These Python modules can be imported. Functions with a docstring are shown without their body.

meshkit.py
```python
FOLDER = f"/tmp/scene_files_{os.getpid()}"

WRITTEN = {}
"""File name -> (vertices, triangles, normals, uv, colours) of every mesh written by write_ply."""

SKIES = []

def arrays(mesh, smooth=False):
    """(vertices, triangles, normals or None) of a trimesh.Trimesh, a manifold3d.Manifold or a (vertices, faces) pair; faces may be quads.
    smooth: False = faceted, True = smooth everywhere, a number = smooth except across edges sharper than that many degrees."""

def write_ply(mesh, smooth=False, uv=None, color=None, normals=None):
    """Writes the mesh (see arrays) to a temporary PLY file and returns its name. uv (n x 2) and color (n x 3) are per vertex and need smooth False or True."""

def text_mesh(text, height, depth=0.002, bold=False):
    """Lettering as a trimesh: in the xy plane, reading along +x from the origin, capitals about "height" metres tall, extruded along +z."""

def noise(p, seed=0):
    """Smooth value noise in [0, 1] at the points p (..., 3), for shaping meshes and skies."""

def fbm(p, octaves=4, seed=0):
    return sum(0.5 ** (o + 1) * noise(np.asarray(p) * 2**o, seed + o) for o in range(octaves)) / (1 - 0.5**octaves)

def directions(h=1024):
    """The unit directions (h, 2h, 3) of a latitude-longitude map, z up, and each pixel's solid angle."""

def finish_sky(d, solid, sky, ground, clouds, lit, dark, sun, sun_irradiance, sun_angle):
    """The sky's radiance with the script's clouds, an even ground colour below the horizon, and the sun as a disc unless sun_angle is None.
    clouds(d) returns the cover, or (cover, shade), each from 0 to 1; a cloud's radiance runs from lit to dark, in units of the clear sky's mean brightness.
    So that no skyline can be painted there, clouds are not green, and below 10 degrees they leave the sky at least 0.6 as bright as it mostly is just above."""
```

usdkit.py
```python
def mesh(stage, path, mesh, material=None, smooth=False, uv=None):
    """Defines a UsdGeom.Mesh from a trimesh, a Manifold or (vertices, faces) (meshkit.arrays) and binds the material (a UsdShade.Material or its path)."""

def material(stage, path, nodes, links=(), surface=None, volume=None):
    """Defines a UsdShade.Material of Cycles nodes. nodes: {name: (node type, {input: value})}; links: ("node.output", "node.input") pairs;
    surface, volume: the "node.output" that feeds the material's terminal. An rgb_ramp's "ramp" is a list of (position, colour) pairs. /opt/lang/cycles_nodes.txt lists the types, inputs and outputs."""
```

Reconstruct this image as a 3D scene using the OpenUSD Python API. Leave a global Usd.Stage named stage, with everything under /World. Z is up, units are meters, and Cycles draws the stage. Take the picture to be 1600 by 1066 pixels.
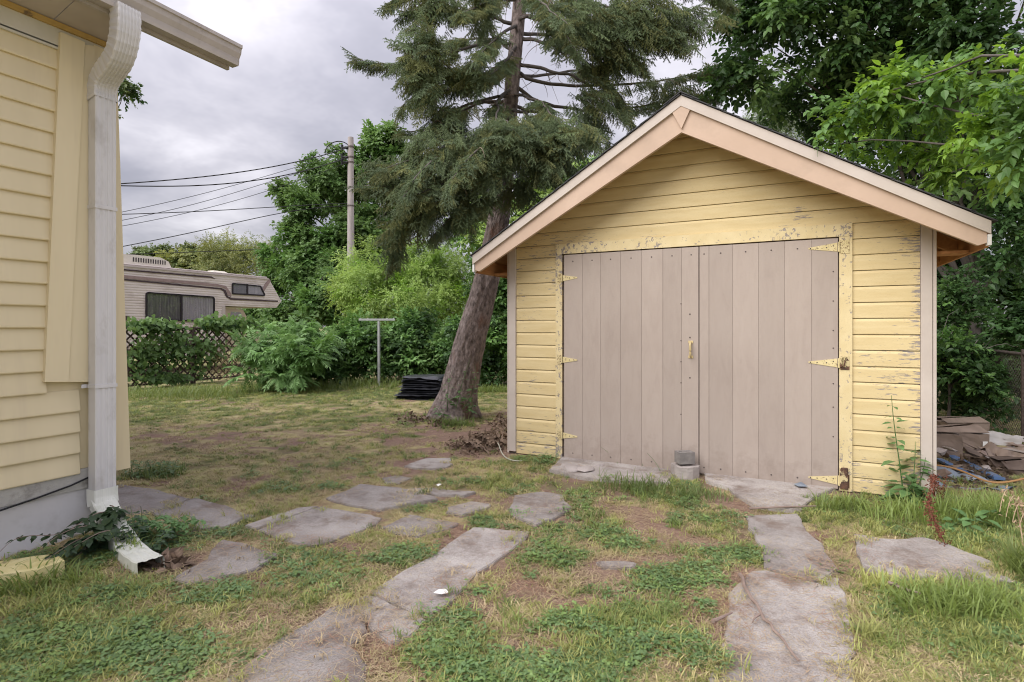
import math, numpy as np, trimesh, usdkit, meshkit
from pxr import Usd, UsdGeom, UsdLux, UsdShade, Sdf, Gf, Vt
stage = Usd.Stage.CreateInMemory()
UsdGeom.SetStageUpAxis(stage, 'Z'); UsdGeom.SetStageMetersPerUnit(stage, 1.0)
UsdGeom.Xform.Define(stage, '/World'); UsdGeom.Scope.Define(stage, '/World/Looks')
# ------------------------------------------------------------------ camera, sky, sun, exposure
FPX, HOR = 860.0, 511.0
EYE = np.array([0, 0, 1.38]); RT = np.array([.8944, .4472, 0]); FW = np.array([-.4472, .8944, 0]); UP = np.array([0, 0, 1.])
cam = UsdGeom.Camera.Define(stage, '/World/camera')
cam.AddTransformOp().Set(Gf.Matrix4d(*RT, 0, *UP, 0, *(-FW), 0, *EYE, 1))
cam.CreateHorizontalApertureAttr(36.0); cam.CreateVerticalApertureAttr(36.0 * 682 / 1024)
cam.CreateFocalLengthAttr(36.0 * FPX / 1600); cam.CreateVerticalApertureOffsetAttr(-22 / 1600 * 36.0)
cam.CreateClippingRangeAttr(Gf.Vec2f(.05, 5000))
EXPOSURE = 1.50
cam.CreateExposureAttr(EXPOSURE)
SUN = np.array([-.34, -.66, .66]); SUN /= np.linalg.norm(SUN)
SKY_STRENGTH, SUN_INTENSITY = .08, .40
sun = UsdLux.DistantLight.Define(stage, '/World/sun')
sun.CreateIntensityAttr(SUN_INTENSITY); sun.CreateAngleAttr(55.0); sun.CreateNormalizeAttr(True); sun.CreateColorAttr(Gf.Vec3f(1, .96, .9))
_z = SUN; _x = np.cross(UP, _z); _x /= np.linalg.norm(_x); _y = np.cross(_z, _x)
sun.AddTransformOp().Set(Gf.Matrix4d(*map(float, _x), 0, *map(float, _y), 0, *map(float, _z), 0, 0, 0, 0, 1))
sky_mat = usdkit.material(stage, '/World/Looks/overcast_sky', {
    'tc': ('texture_coordinate', {}),
    'sky': ('sky_texture', {'sky_type': 'single_scattering', 'sun_disc': False, 'sun_elevation': float(math.asin(SUN[2])), 'sun_rotation': float(math.atan2(SUN[0], SUN[1]))}),
    'xyz': ('separate_xyz', {}),
    'zz': ('math', {'math_type': 'add', 'value2': .28}),
    'flatx': ('math', {'math_type': 'divide'}), 'flaty': ('math', {'math_type': 'divide'}),
    'flat': ('combine_xyz', {'z': 0.0}),
    'n1': ('noise_texture', {'scale': 1.35, 'detail': 6, 'roughness': .52, 'distortion': .35}),
    'n2': ('noise_texture', {'scale': 4.5, 'detail': 5, 'roughness': .55, 'distortion': .3}),
    'nm': ('mix_float', {'fac': .28}),
    'r': ('rgb_ramp', {'ramp': [(.30, (.86, .85, 1.0)), (.45, (1.22, 1.19, 1.36)), (.56, (1.72, 1.66, 1.82)), (.70, (2.75, 2.66, 2.80))]}),
    'el': ('map_range', {'from_min': 0.0, 'from_max': 1.0, 'to_min': 1.0, 'to_max': 4.4, 'clamp': True}),
    'elc': ('combine_xyz', {}),
    'cl': ('mix', {'mix_type': 'multiply', 'fac': 1.0}),
    'mx': ('mix', {'mix_type': 'mix', 'fac': .93}),
    'bg': ('background_shader', {'strength': SKY_STRENGTH})},
    [('tc.generated', 'xyz.vector'), ('xyz.z', 'zz.value1'), ('xyz.x', 'flatx.value1'), ('zz.value', 'flatx.value2'), ('xyz.y', 'flaty.value1'), ('zz.value', 'flaty.value2'),
     ('flatx.value', 'flat.x'), ('flaty.value', 'flat.y'), ('flat.vector', 'n1.vector'), ('flat.vector', 'n2.vector'),
     ('n1.fac', 'nm.a'), ('n2.fac', 'nm.b'), ('nm.result', 'r.fac'),
     ('xyz.z', 'el.value'), ('el.result', 'elc.x'), ('el.result', 'elc.y'), ('el.result', 'elc.z'),
     ('r.color', 'cl.color1'), ('elc.vector', 'cl.color2'), ('sky.color', 'mx.color1'), ('cl.color', 'mx.color2'), ('mx.color', 'bg.color')],
    surface='bg.background')
dome = UsdLux.DomeLight.Define(stage, '/World/sky')
UsdShade.MaterialBindingAPI.Apply(dome.GetPrim()).Bind(sky_mat)
dome.GetPrim().SetCustomDataByKey('kind', 'structure')

# ------------------------------------------------------------------ helpers
def ray(px, py): return FW + RT * ((px - 800) / FPX) + UP * ((HOR - py) / FPX)
def g(px, py, z=0.0): d = ray(px, py); return EYE + d * (z - EYE[2]) / d[2]          # a point of the photograph's ground plan
def onY(px, py, y): d = ray(px, py); return EYE + d * y / d[1]
def onX(px, py, x): d = ray(px, py); return EYE + d * x / d[0]
def at(px, py, t): return EYE + ray(px, py) * t
def photo(P):                                                                          # where a ground point lies on the photograph (to trace the plan of the yard)
    Q = np.asarray(P) - EYE; f = np.maximum(Q @ FW, .2)
    return 800 + FPX * (Q @ RT) / f, HOR - FPX * Q[..., 2] / f
def unit(v): v = np.asarray(v, float); return v / np.maximum(np.linalg.norm(v, axis=-1, keepdims=True), 1e-9)
RNG = lambda s: np.random.default_rng(s)
used, origin = {}, {}
def path_for(name, parent):
    base = parent.GetPath().pathString if parent is not None else '/World'
    k = used.get((base, name), 0); used[(base, name)] = k + 1
    return f'{base}/{name}' + (f'_{k:03d}' if k else '')
def root_of(path): return '/'.join(path.split('/')[:3])
def mark(p, label=None, cat=None, group=None, kind=None):
    for k, v in (('label', label), ('category', cat), ('group', group), ('kind', kind)):
        if v: p.SetCustomDataByKey(k, v)
    return p
def thing(name, label=None, cat=None, loc=(0, 0, 0), group=None, kind=None):
    p = path_for(name, None); x = UsdGeom.Xform.Define(stage, p)
    x.AddTranslateOp().Set(Gf.Vec3d(*map(float, loc))); origin[p] = np.array(loc, float)
    return mark(x.GetPrim(), label, cat, group, kind)
class MB:
    def __init__(s): s.v, s.f, s.n, s.pv = [], [], 0, []
    def add(s, v, f):
        v = np.asarray(v, float).reshape(-1, 3); f = np.asarray(f, int)
        if f.shape[1] == 4: f = np.vstack([f[:, [0, 1, 2]], f[:, [0, 2, 3]]])
        s.v.append(v); s.f.append(f + s.n); s.n += len(v); return s
    def tm(s, m): return s.add(m.vertices, m.faces)
    def box(s, lo, hi, ch=0.0):
        lo, hi = np.array(lo, float), np.array(hi, float)
        lo, hi = np.minimum(lo, hi), np.maximum(lo, hi)
        if ch <= 0:
            c = np.array([[a, b, d] for d in (0, 1) for b in (0, 1) for a in (0, 1)])
            return s.add(lo + c * (hi - lo), [[0, 2, 3, 1], [4, 5, 7, 6], [0, 1, 5, 4], [2, 6, 7, 3], [0, 4, 6, 2], [1, 3, 7, 5]])
        pts = [np.where(np.arange(3) == ax, np.where(c, hi, lo), np.where(c, hi - ch, lo + ch)) for ax in range(3) for c in [np.array([a, b, d], bool) for a in (0, 1) for b in (0, 1) for d in (0, 1)]]
        h = trimesh.convex.convex_hull(np.array(pts)); return s.tm(h)
    def obox(s, c, ax, size, ch=0.0):                                                  # box with axes ax (3 rows) about c
        m = MB().box(-np.array(size) / 2, np.array(size) / 2, ch); v, f = m.arr(); return s.add(v @ np.asarray(ax, float) + np.asarray(c), f)
    def prism(s, poly, ex, ey, n, o, depth):                                           # polygon (k,2) in the plane o + a ex + b ey, extruded along n
        m = trimesh.creation.extrude_polygon(__import__('shapely').Polygon(np.asarray(poly)[:, :2]), depth, engine='earcut')
        return s.add(np.asarray(o) + m.vertices[:, :1] * np.asarray(ex) + m.vertices[:, 1:2] * np.asarray(ey) + m.vertices[:, 2:] * np.asarray(n), m.faces)
    def bar(s, a, b, w, h=None, up=UP):
        a, b = np.array(a, float), np.array(b, float); d = b - a; L = np.linalg.norm(d); d /= L
        x = np.cross(up, d); x = x / np.linalg.norm(x) if np.linalg.norm(x) > 1e-6 else np.array([1., 0, 0]); y = np.cross(d, x)
        return s.obox((a + b) / 2, [x, y, d], (w, h or w, L))
    def tube(s, pts, r, k=8, cap=True, jit=None):
        pts = np.asarray(pts, float); n = len(pts); r = np.broadcast_to(np.asarray(r, float), n)
        t = unit(np.gradient(pts, axis=0)); ref = np.array([1., 0, 0]) if abs(t[0][2]) > .8 else UP
        x = unit(np.cross(t, ref)); y = np.cross(t, x); a = np.arange(k) / k * 2 * np.pi
        rr = r[:, None] * (1 if jit is None else jit)
        v = pts[:, None] + rr[..., None] * (np.cos(a)[None, :, None] * x[:, None] + np.sin(a)[None, :, None] * y[:, None])
        i = np.arange(n - 1)[:, None] * k; j = np.arange(k)[None]; j2 = (j + 1) % k
        f = np.stack([i + j, i + j2, i + k + j2, i + k + j], -1).reshape(-1, 4)
        v = v.reshape(-1, 3)
        fs = np.vstack([f[:, [0, 1, 2]], f[:, [0, 2, 3]]])
        if cap:
            m = len(v); v = np.vstack([v, pts[0], pts[-1]]); jj = np.arange(k); e = (n - 1) * k
            fs = np.vstack([fs, np.stack([np.full(k, m), (jj + 1) % k, jj], 1), np.stack([np.full(k, m + 1), e + jj, e + (jj + 1) % k], 1)])
        return s.add(v, fs)
    def arr(s): return np.vstack(s.v), np.vstack(s.f)
def obj(name, mb, mat, parent=None, smooth=False, label=None, cat=None, group=None, kind=None, pv=None):
    p = path_for(name, parent); r = root_of(p)
    v, f = mb.arr() if isinstance(mb, MB) else mb
    if parent is None and r not in origin:
        lo, hi = v.min(0), v.max(0); c = (lo + hi) / 2; c[2] = lo[2]
        if kind == 'structure': c = np.zeros(3)
        origin[p] = c
    m = usdkit.mesh(stage, p, (v - origin[r], f), M[mat], smooth=smooth)
    if parent is None and np.any(origin[p]): m.AddTranslateOp().Set(Gf.Vec3d(*map(float, origin[p])))
    m.CreateDoubleSidedAttr(True)
    for k, val in (pv or {}).items(): UsdGeom.PrimvarsAPI(m).CreatePrimvar(k, Sdf.ValueTypeNames.FloatArray, 'vertex').Set(Vt.FloatArray.FromNumpy(np.asarray(val, np.float32)))
    return mark(m.GetPrim(), label, cat, group, kind)
def quat_from(ax):                                                                     # ax (N,3,3), rows = images of x,y,z -> quaternion wxyz
    from scipy.spatial.transform import Rotation
    q = Rotation.from_matrix(np.transpose(ax, (0, 2, 1))).as_quat(); return q[:, [3, 0, 1, 2]]
def scatter(name, protos, pos, ax, scale, idx, parent=None, label=None, cat=None, group=None, kind='stuff'):
    """many small pieces: protos = [(piece name, (v, f), material)], placed by point instancing"""
    p = path_for(name, parent); r = root_of(p)
    if parent is None: origin[p] = np.zeros(3)
    pi = UsdGeom.PointInstancer.Define(stage, p); rel = pi.CreatePrototypesRel()
    for nm, (v, f), mt in protos:
        q = path_for(nm, pi.GetPrim()); m = usdkit.mesh(stage, q, (v, f), M[mt]); m.CreateDoubleSidedAttr(True); rel.AddTarget(q)
    pi.CreatePositionsAttr(Vt.Vec3fArray.FromNumpy((pos - origin[r]).astype(np.float32)))
    q = quat_from(ax); pi.CreateOrientationsAttr(Vt.QuathArray.FromNumpy(np.ascontiguousarray(q[:, [1, 2, 3, 0]], np.float16)))
    s = np.asarray(scale, np.float32); s = np.repeat(s[:, None], 3, 1) if s.ndim == 1 else s
    pi.CreateScalesAttr(Vt.Vec3fArray.FromNumpy(s)); pi.CreateProtoIndicesAttr(Vt.IntArray.FromNumpy(np.asarray(idx, np.int32)))
    return mark(pi.GetPrim(), label, cat, group, kind)
def frames(d, rng, up=None):                                                           # x along d, z near up, random roll if up is None
    d = unit(d); u = rng.normal(size=d.shape) if up is None else np.broadcast_to(np.asarray(up, float), d.shape) + rng.normal(size=d.shape) * .25
    y = unit(np.cross(u, d)); return np.stack([d, y, np.cross(d, y)], 1)
def leaves(P, D, N, L, W, fold=.25, curl=.15):
    """leaf blades with a fold along the midrib: 8 points, 8 triangles each"""
    P, D = np.asarray(P, float), unit(D); S = unit(np.cross(D, N)); N = np.cross(S, D); n = len(P)
    L, W = np.broadcast_to(L, n)[:, None], np.broadcast_to(W, n)[:, None]
    def pt(t, w, h): return P + D * L * t + S * W * w + N * (W * h - L * curl * t * t)
    v = np.stack([pt(0, 0, 0), pt(.22, .42, fold * .5), pt(.22, -.42, fold * .5), pt(.52, .46, fold * .5), pt(.52, -.46, fold * .5), pt(.3, 0, 0), pt(.62, 0, 0), pt(1, 0, 0)], 1)
    f = np.array([[0, 1, 5], [0, 5, 2], [1, 3, 6], [1, 6, 5], [2, 5, 6], [2, 6, 4], [3, 7, 6], [6, 7, 4]])
    return v.reshape(-1, 3), (f[None] + (np.arange(n) * 8)[:, None, None]).reshape(-1, 3)
def blades(B, A, L, bend, W, lift=1.0):
    """grass blades: B bases, A azimuth, L length, bend 0..1.5 (how far over), W width"""
    n = len(B); H = np.stack([np.cos(A), np.sin(A), 0 * A], 1); S = np.stack([-np.sin(A), np.cos(A), 0 * A], 1)
    out = []
    for t, w in ((0, .8), (.35, 1), (.7, .75), (1, 0)):
        th = bend * t; c = B + H * (L * t * np.sin(th * .9 + .05))[:, None] + UP * (lift * L * t * np.cos(th * .85))[:, None]
        out += [c - S * (W * w / 2)[:, None], c + S * (W * w / 2)[:, None]] if w else [c]
    v = np.stack(out, 1); f = np.array([[0, 1, 3], [0, 3, 2], [2, 3, 5], [2, 5, 4], [4, 5, 6]])
    return v.reshape(-1, 3), (f[None] + (np.arange(n) * 7)[:, None, None]).reshape(-1, 3)
def join(parts):
    mb = MB()
    for v, f in parts: mb.add(v, f)
    return mb.arr()
def curve(pts, n=16):
    pts = np.asarray(pts, float)
    if len(pts) == 2: return pts[0] + (pts[1] - pts[0]) * np.linspace(0, 1, n)[:, None]
    from scipy.interpolate import CubicSpline
    return CubicSpline(np.r_[0, np.cumsum(np.linalg.norm(np.diff(pts, axis=0), axis=1))], pts)(np.linspace(0, np.linalg.norm(np.diff(pts, axis=0), axis=1).sum(), n))

# ------------------------------------------------------------------ materials
M = {}
def mat(name, c1, c2=None, scale=4.0, stretch=(1, 1, 1), rough=.7, bump=.25, bscale=40.0, bdist=.004, spec=.3, c3=None, scale3=1.0, amt3=(.5, .65), metallic=0.0, rand=None, bstretch=None):
    c2 = c2 or c1
    N = {'g': ('geometry', {}), 'm': ('mapping', {'scale': stretch}), 'n': ('noise_texture', {'scale': scale, 'detail': 5, 'roughness': .6}),
         'r': ('rgb_ramp', {'ramp': [(.32, c1), (.68, c2)]}), 'mb': ('mapping', {'scale': bstretch or stretch}), 'n2': ('noise_texture', {'scale': bscale, 'detail': 4, 'roughness': .6}),
         'b': ('bump', {'strength': bump, 'distance': bdist}), 'p': ('principled_bsdf', {'roughness': rough, 'specular_ior_level': spec, 'metallic': metallic})}
    Lk = [('g.position', 'm.vector'), ('g.position', 'mb.vector'), ('m.vector', 'n.vector'), ('n.fac', 'r.fac'), ('mb.vector', 'n2.vector'), ('n2.fac', 'b.height'), ('b.normal', 'p.normal')]
    col = 'r.color'
    if c3:
        N['n3'] = ('noise_texture', {'scale': scale3, 'detail': 6, 'roughness': .65}); N['r3'] = ('rgb_ramp', {'ramp': [(amt3[0], (0, 0, 0)), (amt3[1], (1, 1, 1))]}); N['x3'] = ('mix', {'mix_type': 'mix', 'color2': c3})
        Lk += [('m.vector', 'n3.vector'), ('n3.fac', 'r3.fac'), ('r3.color', 'b3.color'), ('b3.val', 'x3.fac'), (col, 'x3.color1')]; N['b3'] = ('rgb_to_bw', {}); col = 'x3.color'
    if rand:
        N['oi'] = ('object_info', {}); N['mr'] = ('map_range', {'to_min': 1 - rand, 'to_max': 1 + rand}); N['hs'] = ('hsv', {})
        Lk += [('oi.random', 'mr.value'), ('mr.result', 'hs.value'), (col, 'hs.color')]; col = 'hs.color'
    Lk.append((col, 'p.base_color'))
    M[name] = usdkit.material(stage, f'/World/Looks/{name}', N, Lk, surface='p.BSDF')
def leafmat(name, c1, c2, trans=.3, scale=1.2, spec=.35, rough=.45):
    M[name] = usdkit.material(stage, f'/World/Looks/{name}', {
        'g': ('geometry', {}), 'n': ('noise_texture', {'scale': scale, 'detail': 3}), 'nf': ('noise_texture', {'scale': 9.0, 'detail': 2}), 'nm': ('mix_float', {'fac': .45}),
        'r': ('rgb_ramp', {'ramp': [(.34, c1), (.66, c2)]}), 'oi': ('object_info', {}), 'mr': ('map_range', {'to_min': .75, 'to_max': 1.25}), 'hs': ('hsv', {}),
        'p': ('principled_bsdf', {'roughness': rough, 'specular_ior_level': spec}), 't': ('translucent_bsdf', {}), 'tc': ('hsv', {'hue': .485, 'saturation': 1.1, 'value': 1.5}), 'mx': ('mix_closure', {'fac': trans})},
        [('g.position', 'n.vector'), ('g.position', 'nf.vector'), ('n.fac', 'nm.a'), ('nf.fac', 'nm.b'), ('nm.result', 'r.fac'), ('oi.random', 'mr.value'), ('mr.result', 'hs.value'), ('r.color', 'hs.color'), ('hs.color', 'p.base_color'),
         ('hs.color', 'tc.color'), ('tc.color', 't.color'), ('p.BSDF', 'mx.closure1'), ('t.BSDF', 'mx.closure2')], surface='mx.closure')
def paint(name, c1, c2, bare, lim=.60, grain=(1, 1, 1), wear=True, rough=.6):
    """old paint: hairline grain, dirt, and flakes down to grey wood where 'wear' is high"""
    N = {'g': ('geometry', {}), 'm': ('mapping', {'scale': grain}), 'na': ('noise_texture', {'scale': 2.2, 'detail': 5, 'roughness': .6}), 'ra': ('rgb_ramp', {'ramp': [(.3, c1), (.7, c2)]}),
         'nb': ('noise_texture', {'scale': 9.0, 'detail': 7, 'roughness': .68}), 'w': ('attribute', {'attribute': 'wear'}), 'wm': ('math', {'math_type': 'multiply', 'value2': .19}), 'ad': ('math', {'math_type': 'add'}),
         'rb': ('rgb_ramp', {'ramp': [(lim, (0, 0, 0)), (lim + .025, (1, 1, 1))]}), 'bw': ('rgb_to_bw', {}), 'rc': ('rgb_ramp', {'ramp': [(.25, bare[0]), (.75, bare[1])]}), 'nc': ('noise_texture', {'scale': 25.0, 'detail': 4}),
         'x': ('mix', {'mix_type': 'mix'}), 'nd': ('noise_texture', {'scale': 60.0, 'detail': 4}), 'rd': ('rgb_ramp', {'ramp': [(.26, (.72, .69, .66)), (.42, (1, 1, 1))]}), 'xd': ('mix', {'mix_type': 'multiply', 'fac': .7}),
         'hm': ('math', {'math_type': 'multiply_add', 'value2': -1.5}), 'b': ('bump', {'strength': .35, 'distance': .003}), 'p': ('principled_bsdf', {'roughness': rough, 'specular_ior_level': .3})}
    L = [('g.position', 'm.vector'), ('m.vector', 'na.vector'), ('na.fac', 'ra.fac'), ('m.vector', 'nb.vector'), ('w.fac', 'wm.value1'), ('nb.fac', 'ad.value1'), ('wm.value', 'ad.value2'), ('ad.value', 'rb.fac'), ('rb.color', 'bw.color'),
         ('m.vector', 'nc.vector'), ('nc.fac', 'rc.fac'), ('ra.color', 'x.color1'), ('rc.color', 'x.color2'), ('bw.val', 'x.fac'), ('m.vector', 'nd.vector'), ('nd.fac', 'rd.fac'), ('x.color', 'xd.color1'), ('rd.color', 'xd.color2'), ('xd.color', 'p.base_color'),
         ('bw.val', 'hm.value1'), ('nd.fac', 'hm.value3'), ('hm.value', 'b.height'), ('b.normal', 'p.normal')]
    M[name] = usdkit.material(stage, f'/World/Looks/{name}', N, L, surface='p.BSDF')
GREYWOOD = ((.20, .17, .155), (.36, .32, .30))
paint('yellow_paint', (.59, .465, .245), (.665, .545, .315), GREYWOOD, .685, (1.3, 1, 9))
paint('yellow_frame', (.61, .495, .275), (.68, .57, .345), GREYWOOD, .655, (4, 1, 3))
paint('hinge_paint', (.60, .50, .26), (.68, .58, .34), ((.10, .05, .03), (.22, .12, .07)), .62, (9, 9, 9))
mat('rusty_metal', (.16, .08, .05), (.05, .035, .03), 30, rough=.75, c3=(.55, .46, .26), scale3=14, amt3=(.52, .56))
M['taupe_paint'] = usdkit.material(stage, '/World/Looks/taupe_paint', {
    'g': ('geometry', {}), 'm': ('mapping', {'scale': (1, 1, .22)}), 'mh': ('mapping', {'scale': (1, 1, 6)}), 'n': ('noise_texture', {'scale': 16.0, 'detail': 6, 'roughness': .65, 'distortion': .6}), 'nh': ('noise_texture', {'scale': 26.0, 'detail': 4, 'roughness': .6}),
    'nl': ('noise_texture', {'scale': 1.3, 'detail': 4}), 'r': ('rgb_ramp', {'ramp': [(.28, (.325, .268, .238)), (.5, (.368, .308, .274)), (.74, (.395, .335, .30))]}), 'mm': ('mix_float', {'fac': .5}), 'oi': ('object_info', {}), 'mr': ('map_range', {'to_min': .92, 'to_max': 1.07}), 'hs': ('hsv', {}),
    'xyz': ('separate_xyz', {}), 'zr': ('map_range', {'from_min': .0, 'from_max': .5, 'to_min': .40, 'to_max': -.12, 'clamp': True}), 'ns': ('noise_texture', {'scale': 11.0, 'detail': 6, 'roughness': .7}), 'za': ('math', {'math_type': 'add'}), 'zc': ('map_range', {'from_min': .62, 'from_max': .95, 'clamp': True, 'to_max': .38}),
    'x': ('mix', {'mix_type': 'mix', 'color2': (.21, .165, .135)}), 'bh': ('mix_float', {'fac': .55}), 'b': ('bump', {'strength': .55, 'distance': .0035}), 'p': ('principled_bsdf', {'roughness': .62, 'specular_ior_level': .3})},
    [('g.position', 'm.vector'), ('g.position', 'mh.vector'), ('g.position', 'nl.vector'), ('g.position', 'ns.vector'), ('g.position', 'xyz.vector'), ('m.vector', 'n.vector'), ('mh.vector', 'nh.vector'), ('n.fac', 'mm.a'), ('nl.fac', 'mm.b'), ('mm.result', 'r.fac'), ('oi.random', 'mr.value'), ('mr.result', 'hs.value'), ('r.color', 'hs.color'),
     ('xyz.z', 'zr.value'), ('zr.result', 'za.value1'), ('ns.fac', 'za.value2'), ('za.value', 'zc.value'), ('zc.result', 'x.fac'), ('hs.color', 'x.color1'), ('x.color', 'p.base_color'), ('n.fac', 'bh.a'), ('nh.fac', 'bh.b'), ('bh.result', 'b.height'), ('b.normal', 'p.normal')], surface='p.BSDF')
mat('groove_dark', (.20, .155, .14), rough=.8)
mat('tan_board', (.47, .345, .265), (.53, .395, .31), 2.0, (1, 1, 1), .65, .3, 70, .002, c3=(.40, .30, .235), scale3=2.5, amt3=(.5, .8))
mat('pale_trim', (.47, .41, .37), (.53, .47, .43), 3, rough=.65, bscale=60, bdist=.002)
mat('white_trim', (.66, .65, .64), (.72, .71, .70), 3)
mat('raw_wood', (.33, .15, .065), (.45, .23, .10), 4, (9, 1, 9), .7, .3, 30)
mat('shingle', (.035, .036, .042), (.075, .075, .08), 20, rough=.9, bump=.6, bscale=180, bdist=.004)
M['concrete'] = usdkit.material(stage, '/World/Looks/concrete', {
    'g': ('geometry', {}), 'n': ('noise_texture', {'scale': 2.4, 'detail': 8, 'roughness': .68}), 'r': ('rgb_ramp', {'ramp': [(.30, (.215, .188, .176)), (.48, (.335, .305, .290)), (.68, (.43, .398, .38))]}), 'oi': ('object_info', {}), 'mr': ('map_range', {'to_min': .86, 'to_max': 1.12}), 'hs': ('hsv', {}),
    'ns': ('noise_texture', {'scale': 130.0, 'detail': 3, 'roughness': .7}), 'rs': ('rgb_ramp', {'ramp': [(.30, (.55, .52, .50)), (.5, (1, 1, 1)), (.72, (1.25, 1.25, 1.25))]}), 'x1': ('mix', {'mix_type': 'multiply', 'fac': .8}),
    'nd': ('noise_texture', {'scale': 3.7, 'detail': 9, 'roughness': .72}), 'rd': ('rgb_ramp', {'ramp': [(.50, (0, 0, 0)), (.66, (.8, .8, .8))]}), 'bd': ('rgb_to_bw', {}), 'x2': ('mix', {'mix_type': 'mix', 'color2': (.17, .125, .10)}),
    'nb': ('noise_texture', {'scale': 38.0, 'detail': 7, 'roughness': .7}), 'b': ('bump', {'strength': .9, 'distance': .008}), 'p': ('principled_bsdf', {'roughness': .92, 'specular_ior_level': .2})},
    [('g.position', k + '.vector') for k in ('n', 'ns', 'nd', 'nb')] + [('n.fac', 'r.fac'), ('oi.random', 'mr.value'), ('mr.result', 'hs.value'), ('r.color', 'hs.color'), ('ns.fac', 'rs.fac'), ('hs.color', 'x1.color1'), ('rs.color', 'x1.color2'), ('nd.fac', 'rd.fac'), ('rd.color', 'bd.color'), ('bd.val', 'x2.fac'), ('x1.color', 'x2.color1'), ('x2.color', 'p.base_color'), ('nb.fac', 'b.height'), ('b.normal', 'p.normal')], surface='p.BSDF')
mat('concrete_rough', (.30, .265, .25), (.42, .375, .36), 6, rough=.95, bump=.8, bscale=45, bdist=.01)
mat('cinder', (.17, .155, .15), (.25, .23, .22), 16, rough=.95, bump=.8, bscale=140, bdist=.004)
mat('house_siding', (.665, .58, .385), (.72, .63, .43), .9, (1, 5, .5), .45, .12, 60, .001, spec=.35, bstretch=(1, 1, 8), c3=(.60, .515, .36), scale3=1.1, amt3=(.50, .78))
mat('frieze', (.50, .48, .40), (.60, .575, .50), 3, rough=.7, c3=(.30, .29, .26), scale3=2.4, amt3=(.55, .66))
mat('soffit', (.42, .37, .34), (.50, .45, .41), 3)
mat('ochre_strip', (.42, .28, .09), (.50, .34, .12), 6, c3=(.16, .11, .06), scale3=9, amt3=(.56, .62))
mat('gutter', (.41, .375, .355), (.47, .43, .41), 2.0, (1, 3, 1), rough=.4, spec=.5, bump=.05, c3=(.30, .27, .25), scale3=3, amt3=(.55, .8))
mat('downspout', (.58, .575, .585), (.65, .645, .655), 2.5, (1, 1, .5), .38, .10, 14, .004, spec=.5, c3=(.44, .425, .41), scale3=6, amt3=(.55, .75))
mat('spout_old', (.60, .62, .56), (.72, .73, .69), 4, rough=.5, spec=.4, c3=(.34, .38, .26), scale3=5, amt3=(.52, .75))
mat('foundation', (.50, .495, .50), (.58, .575, .58), 1.5, rough=.9, bump=.4, bscale=30, c3=(.36, .355, .345), scale3=2.0, amt3=(.52, .72))
mat('foundation_old', (.36, .355, .33), (.45, .44, .41), 4, rough=.95, bump=.6, bscale=35, bdist=.008, c3=(.22, .21, .19), scale3=5, amt3=(.55, .7))
mat('black_cable', (.012, .012, .014), rough=.5)
mat('bark', (.10, .078, .072), (.40, .325, .31), 20, (1, 1, .55), .95, 1.0, 60, .03, c3=(.25, .135, .10), scale3=2.6, amt3=(.56, .70))
mat('bark_grey', (.085, .075, .07), (.15, .13, .12), 10, (1, 1, .3), .95, .8, 40, .01)
mat('dead_twig', (.20, .145, .12), (.30, .23, .20), 14, rough=.9)
mat('pole_wood', (.30, .265, .265), (.40, .36, .36), 5, (6, 6, .5), .9, .4, 40)
mat('lattice_wood', (.055, .038, .034), (.12, .085, .078), 8, rough=.9)
mat('grey_board', (.34, .325, .32), (.44, .42, .41), 5, (1, 1, .2), .9)
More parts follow.
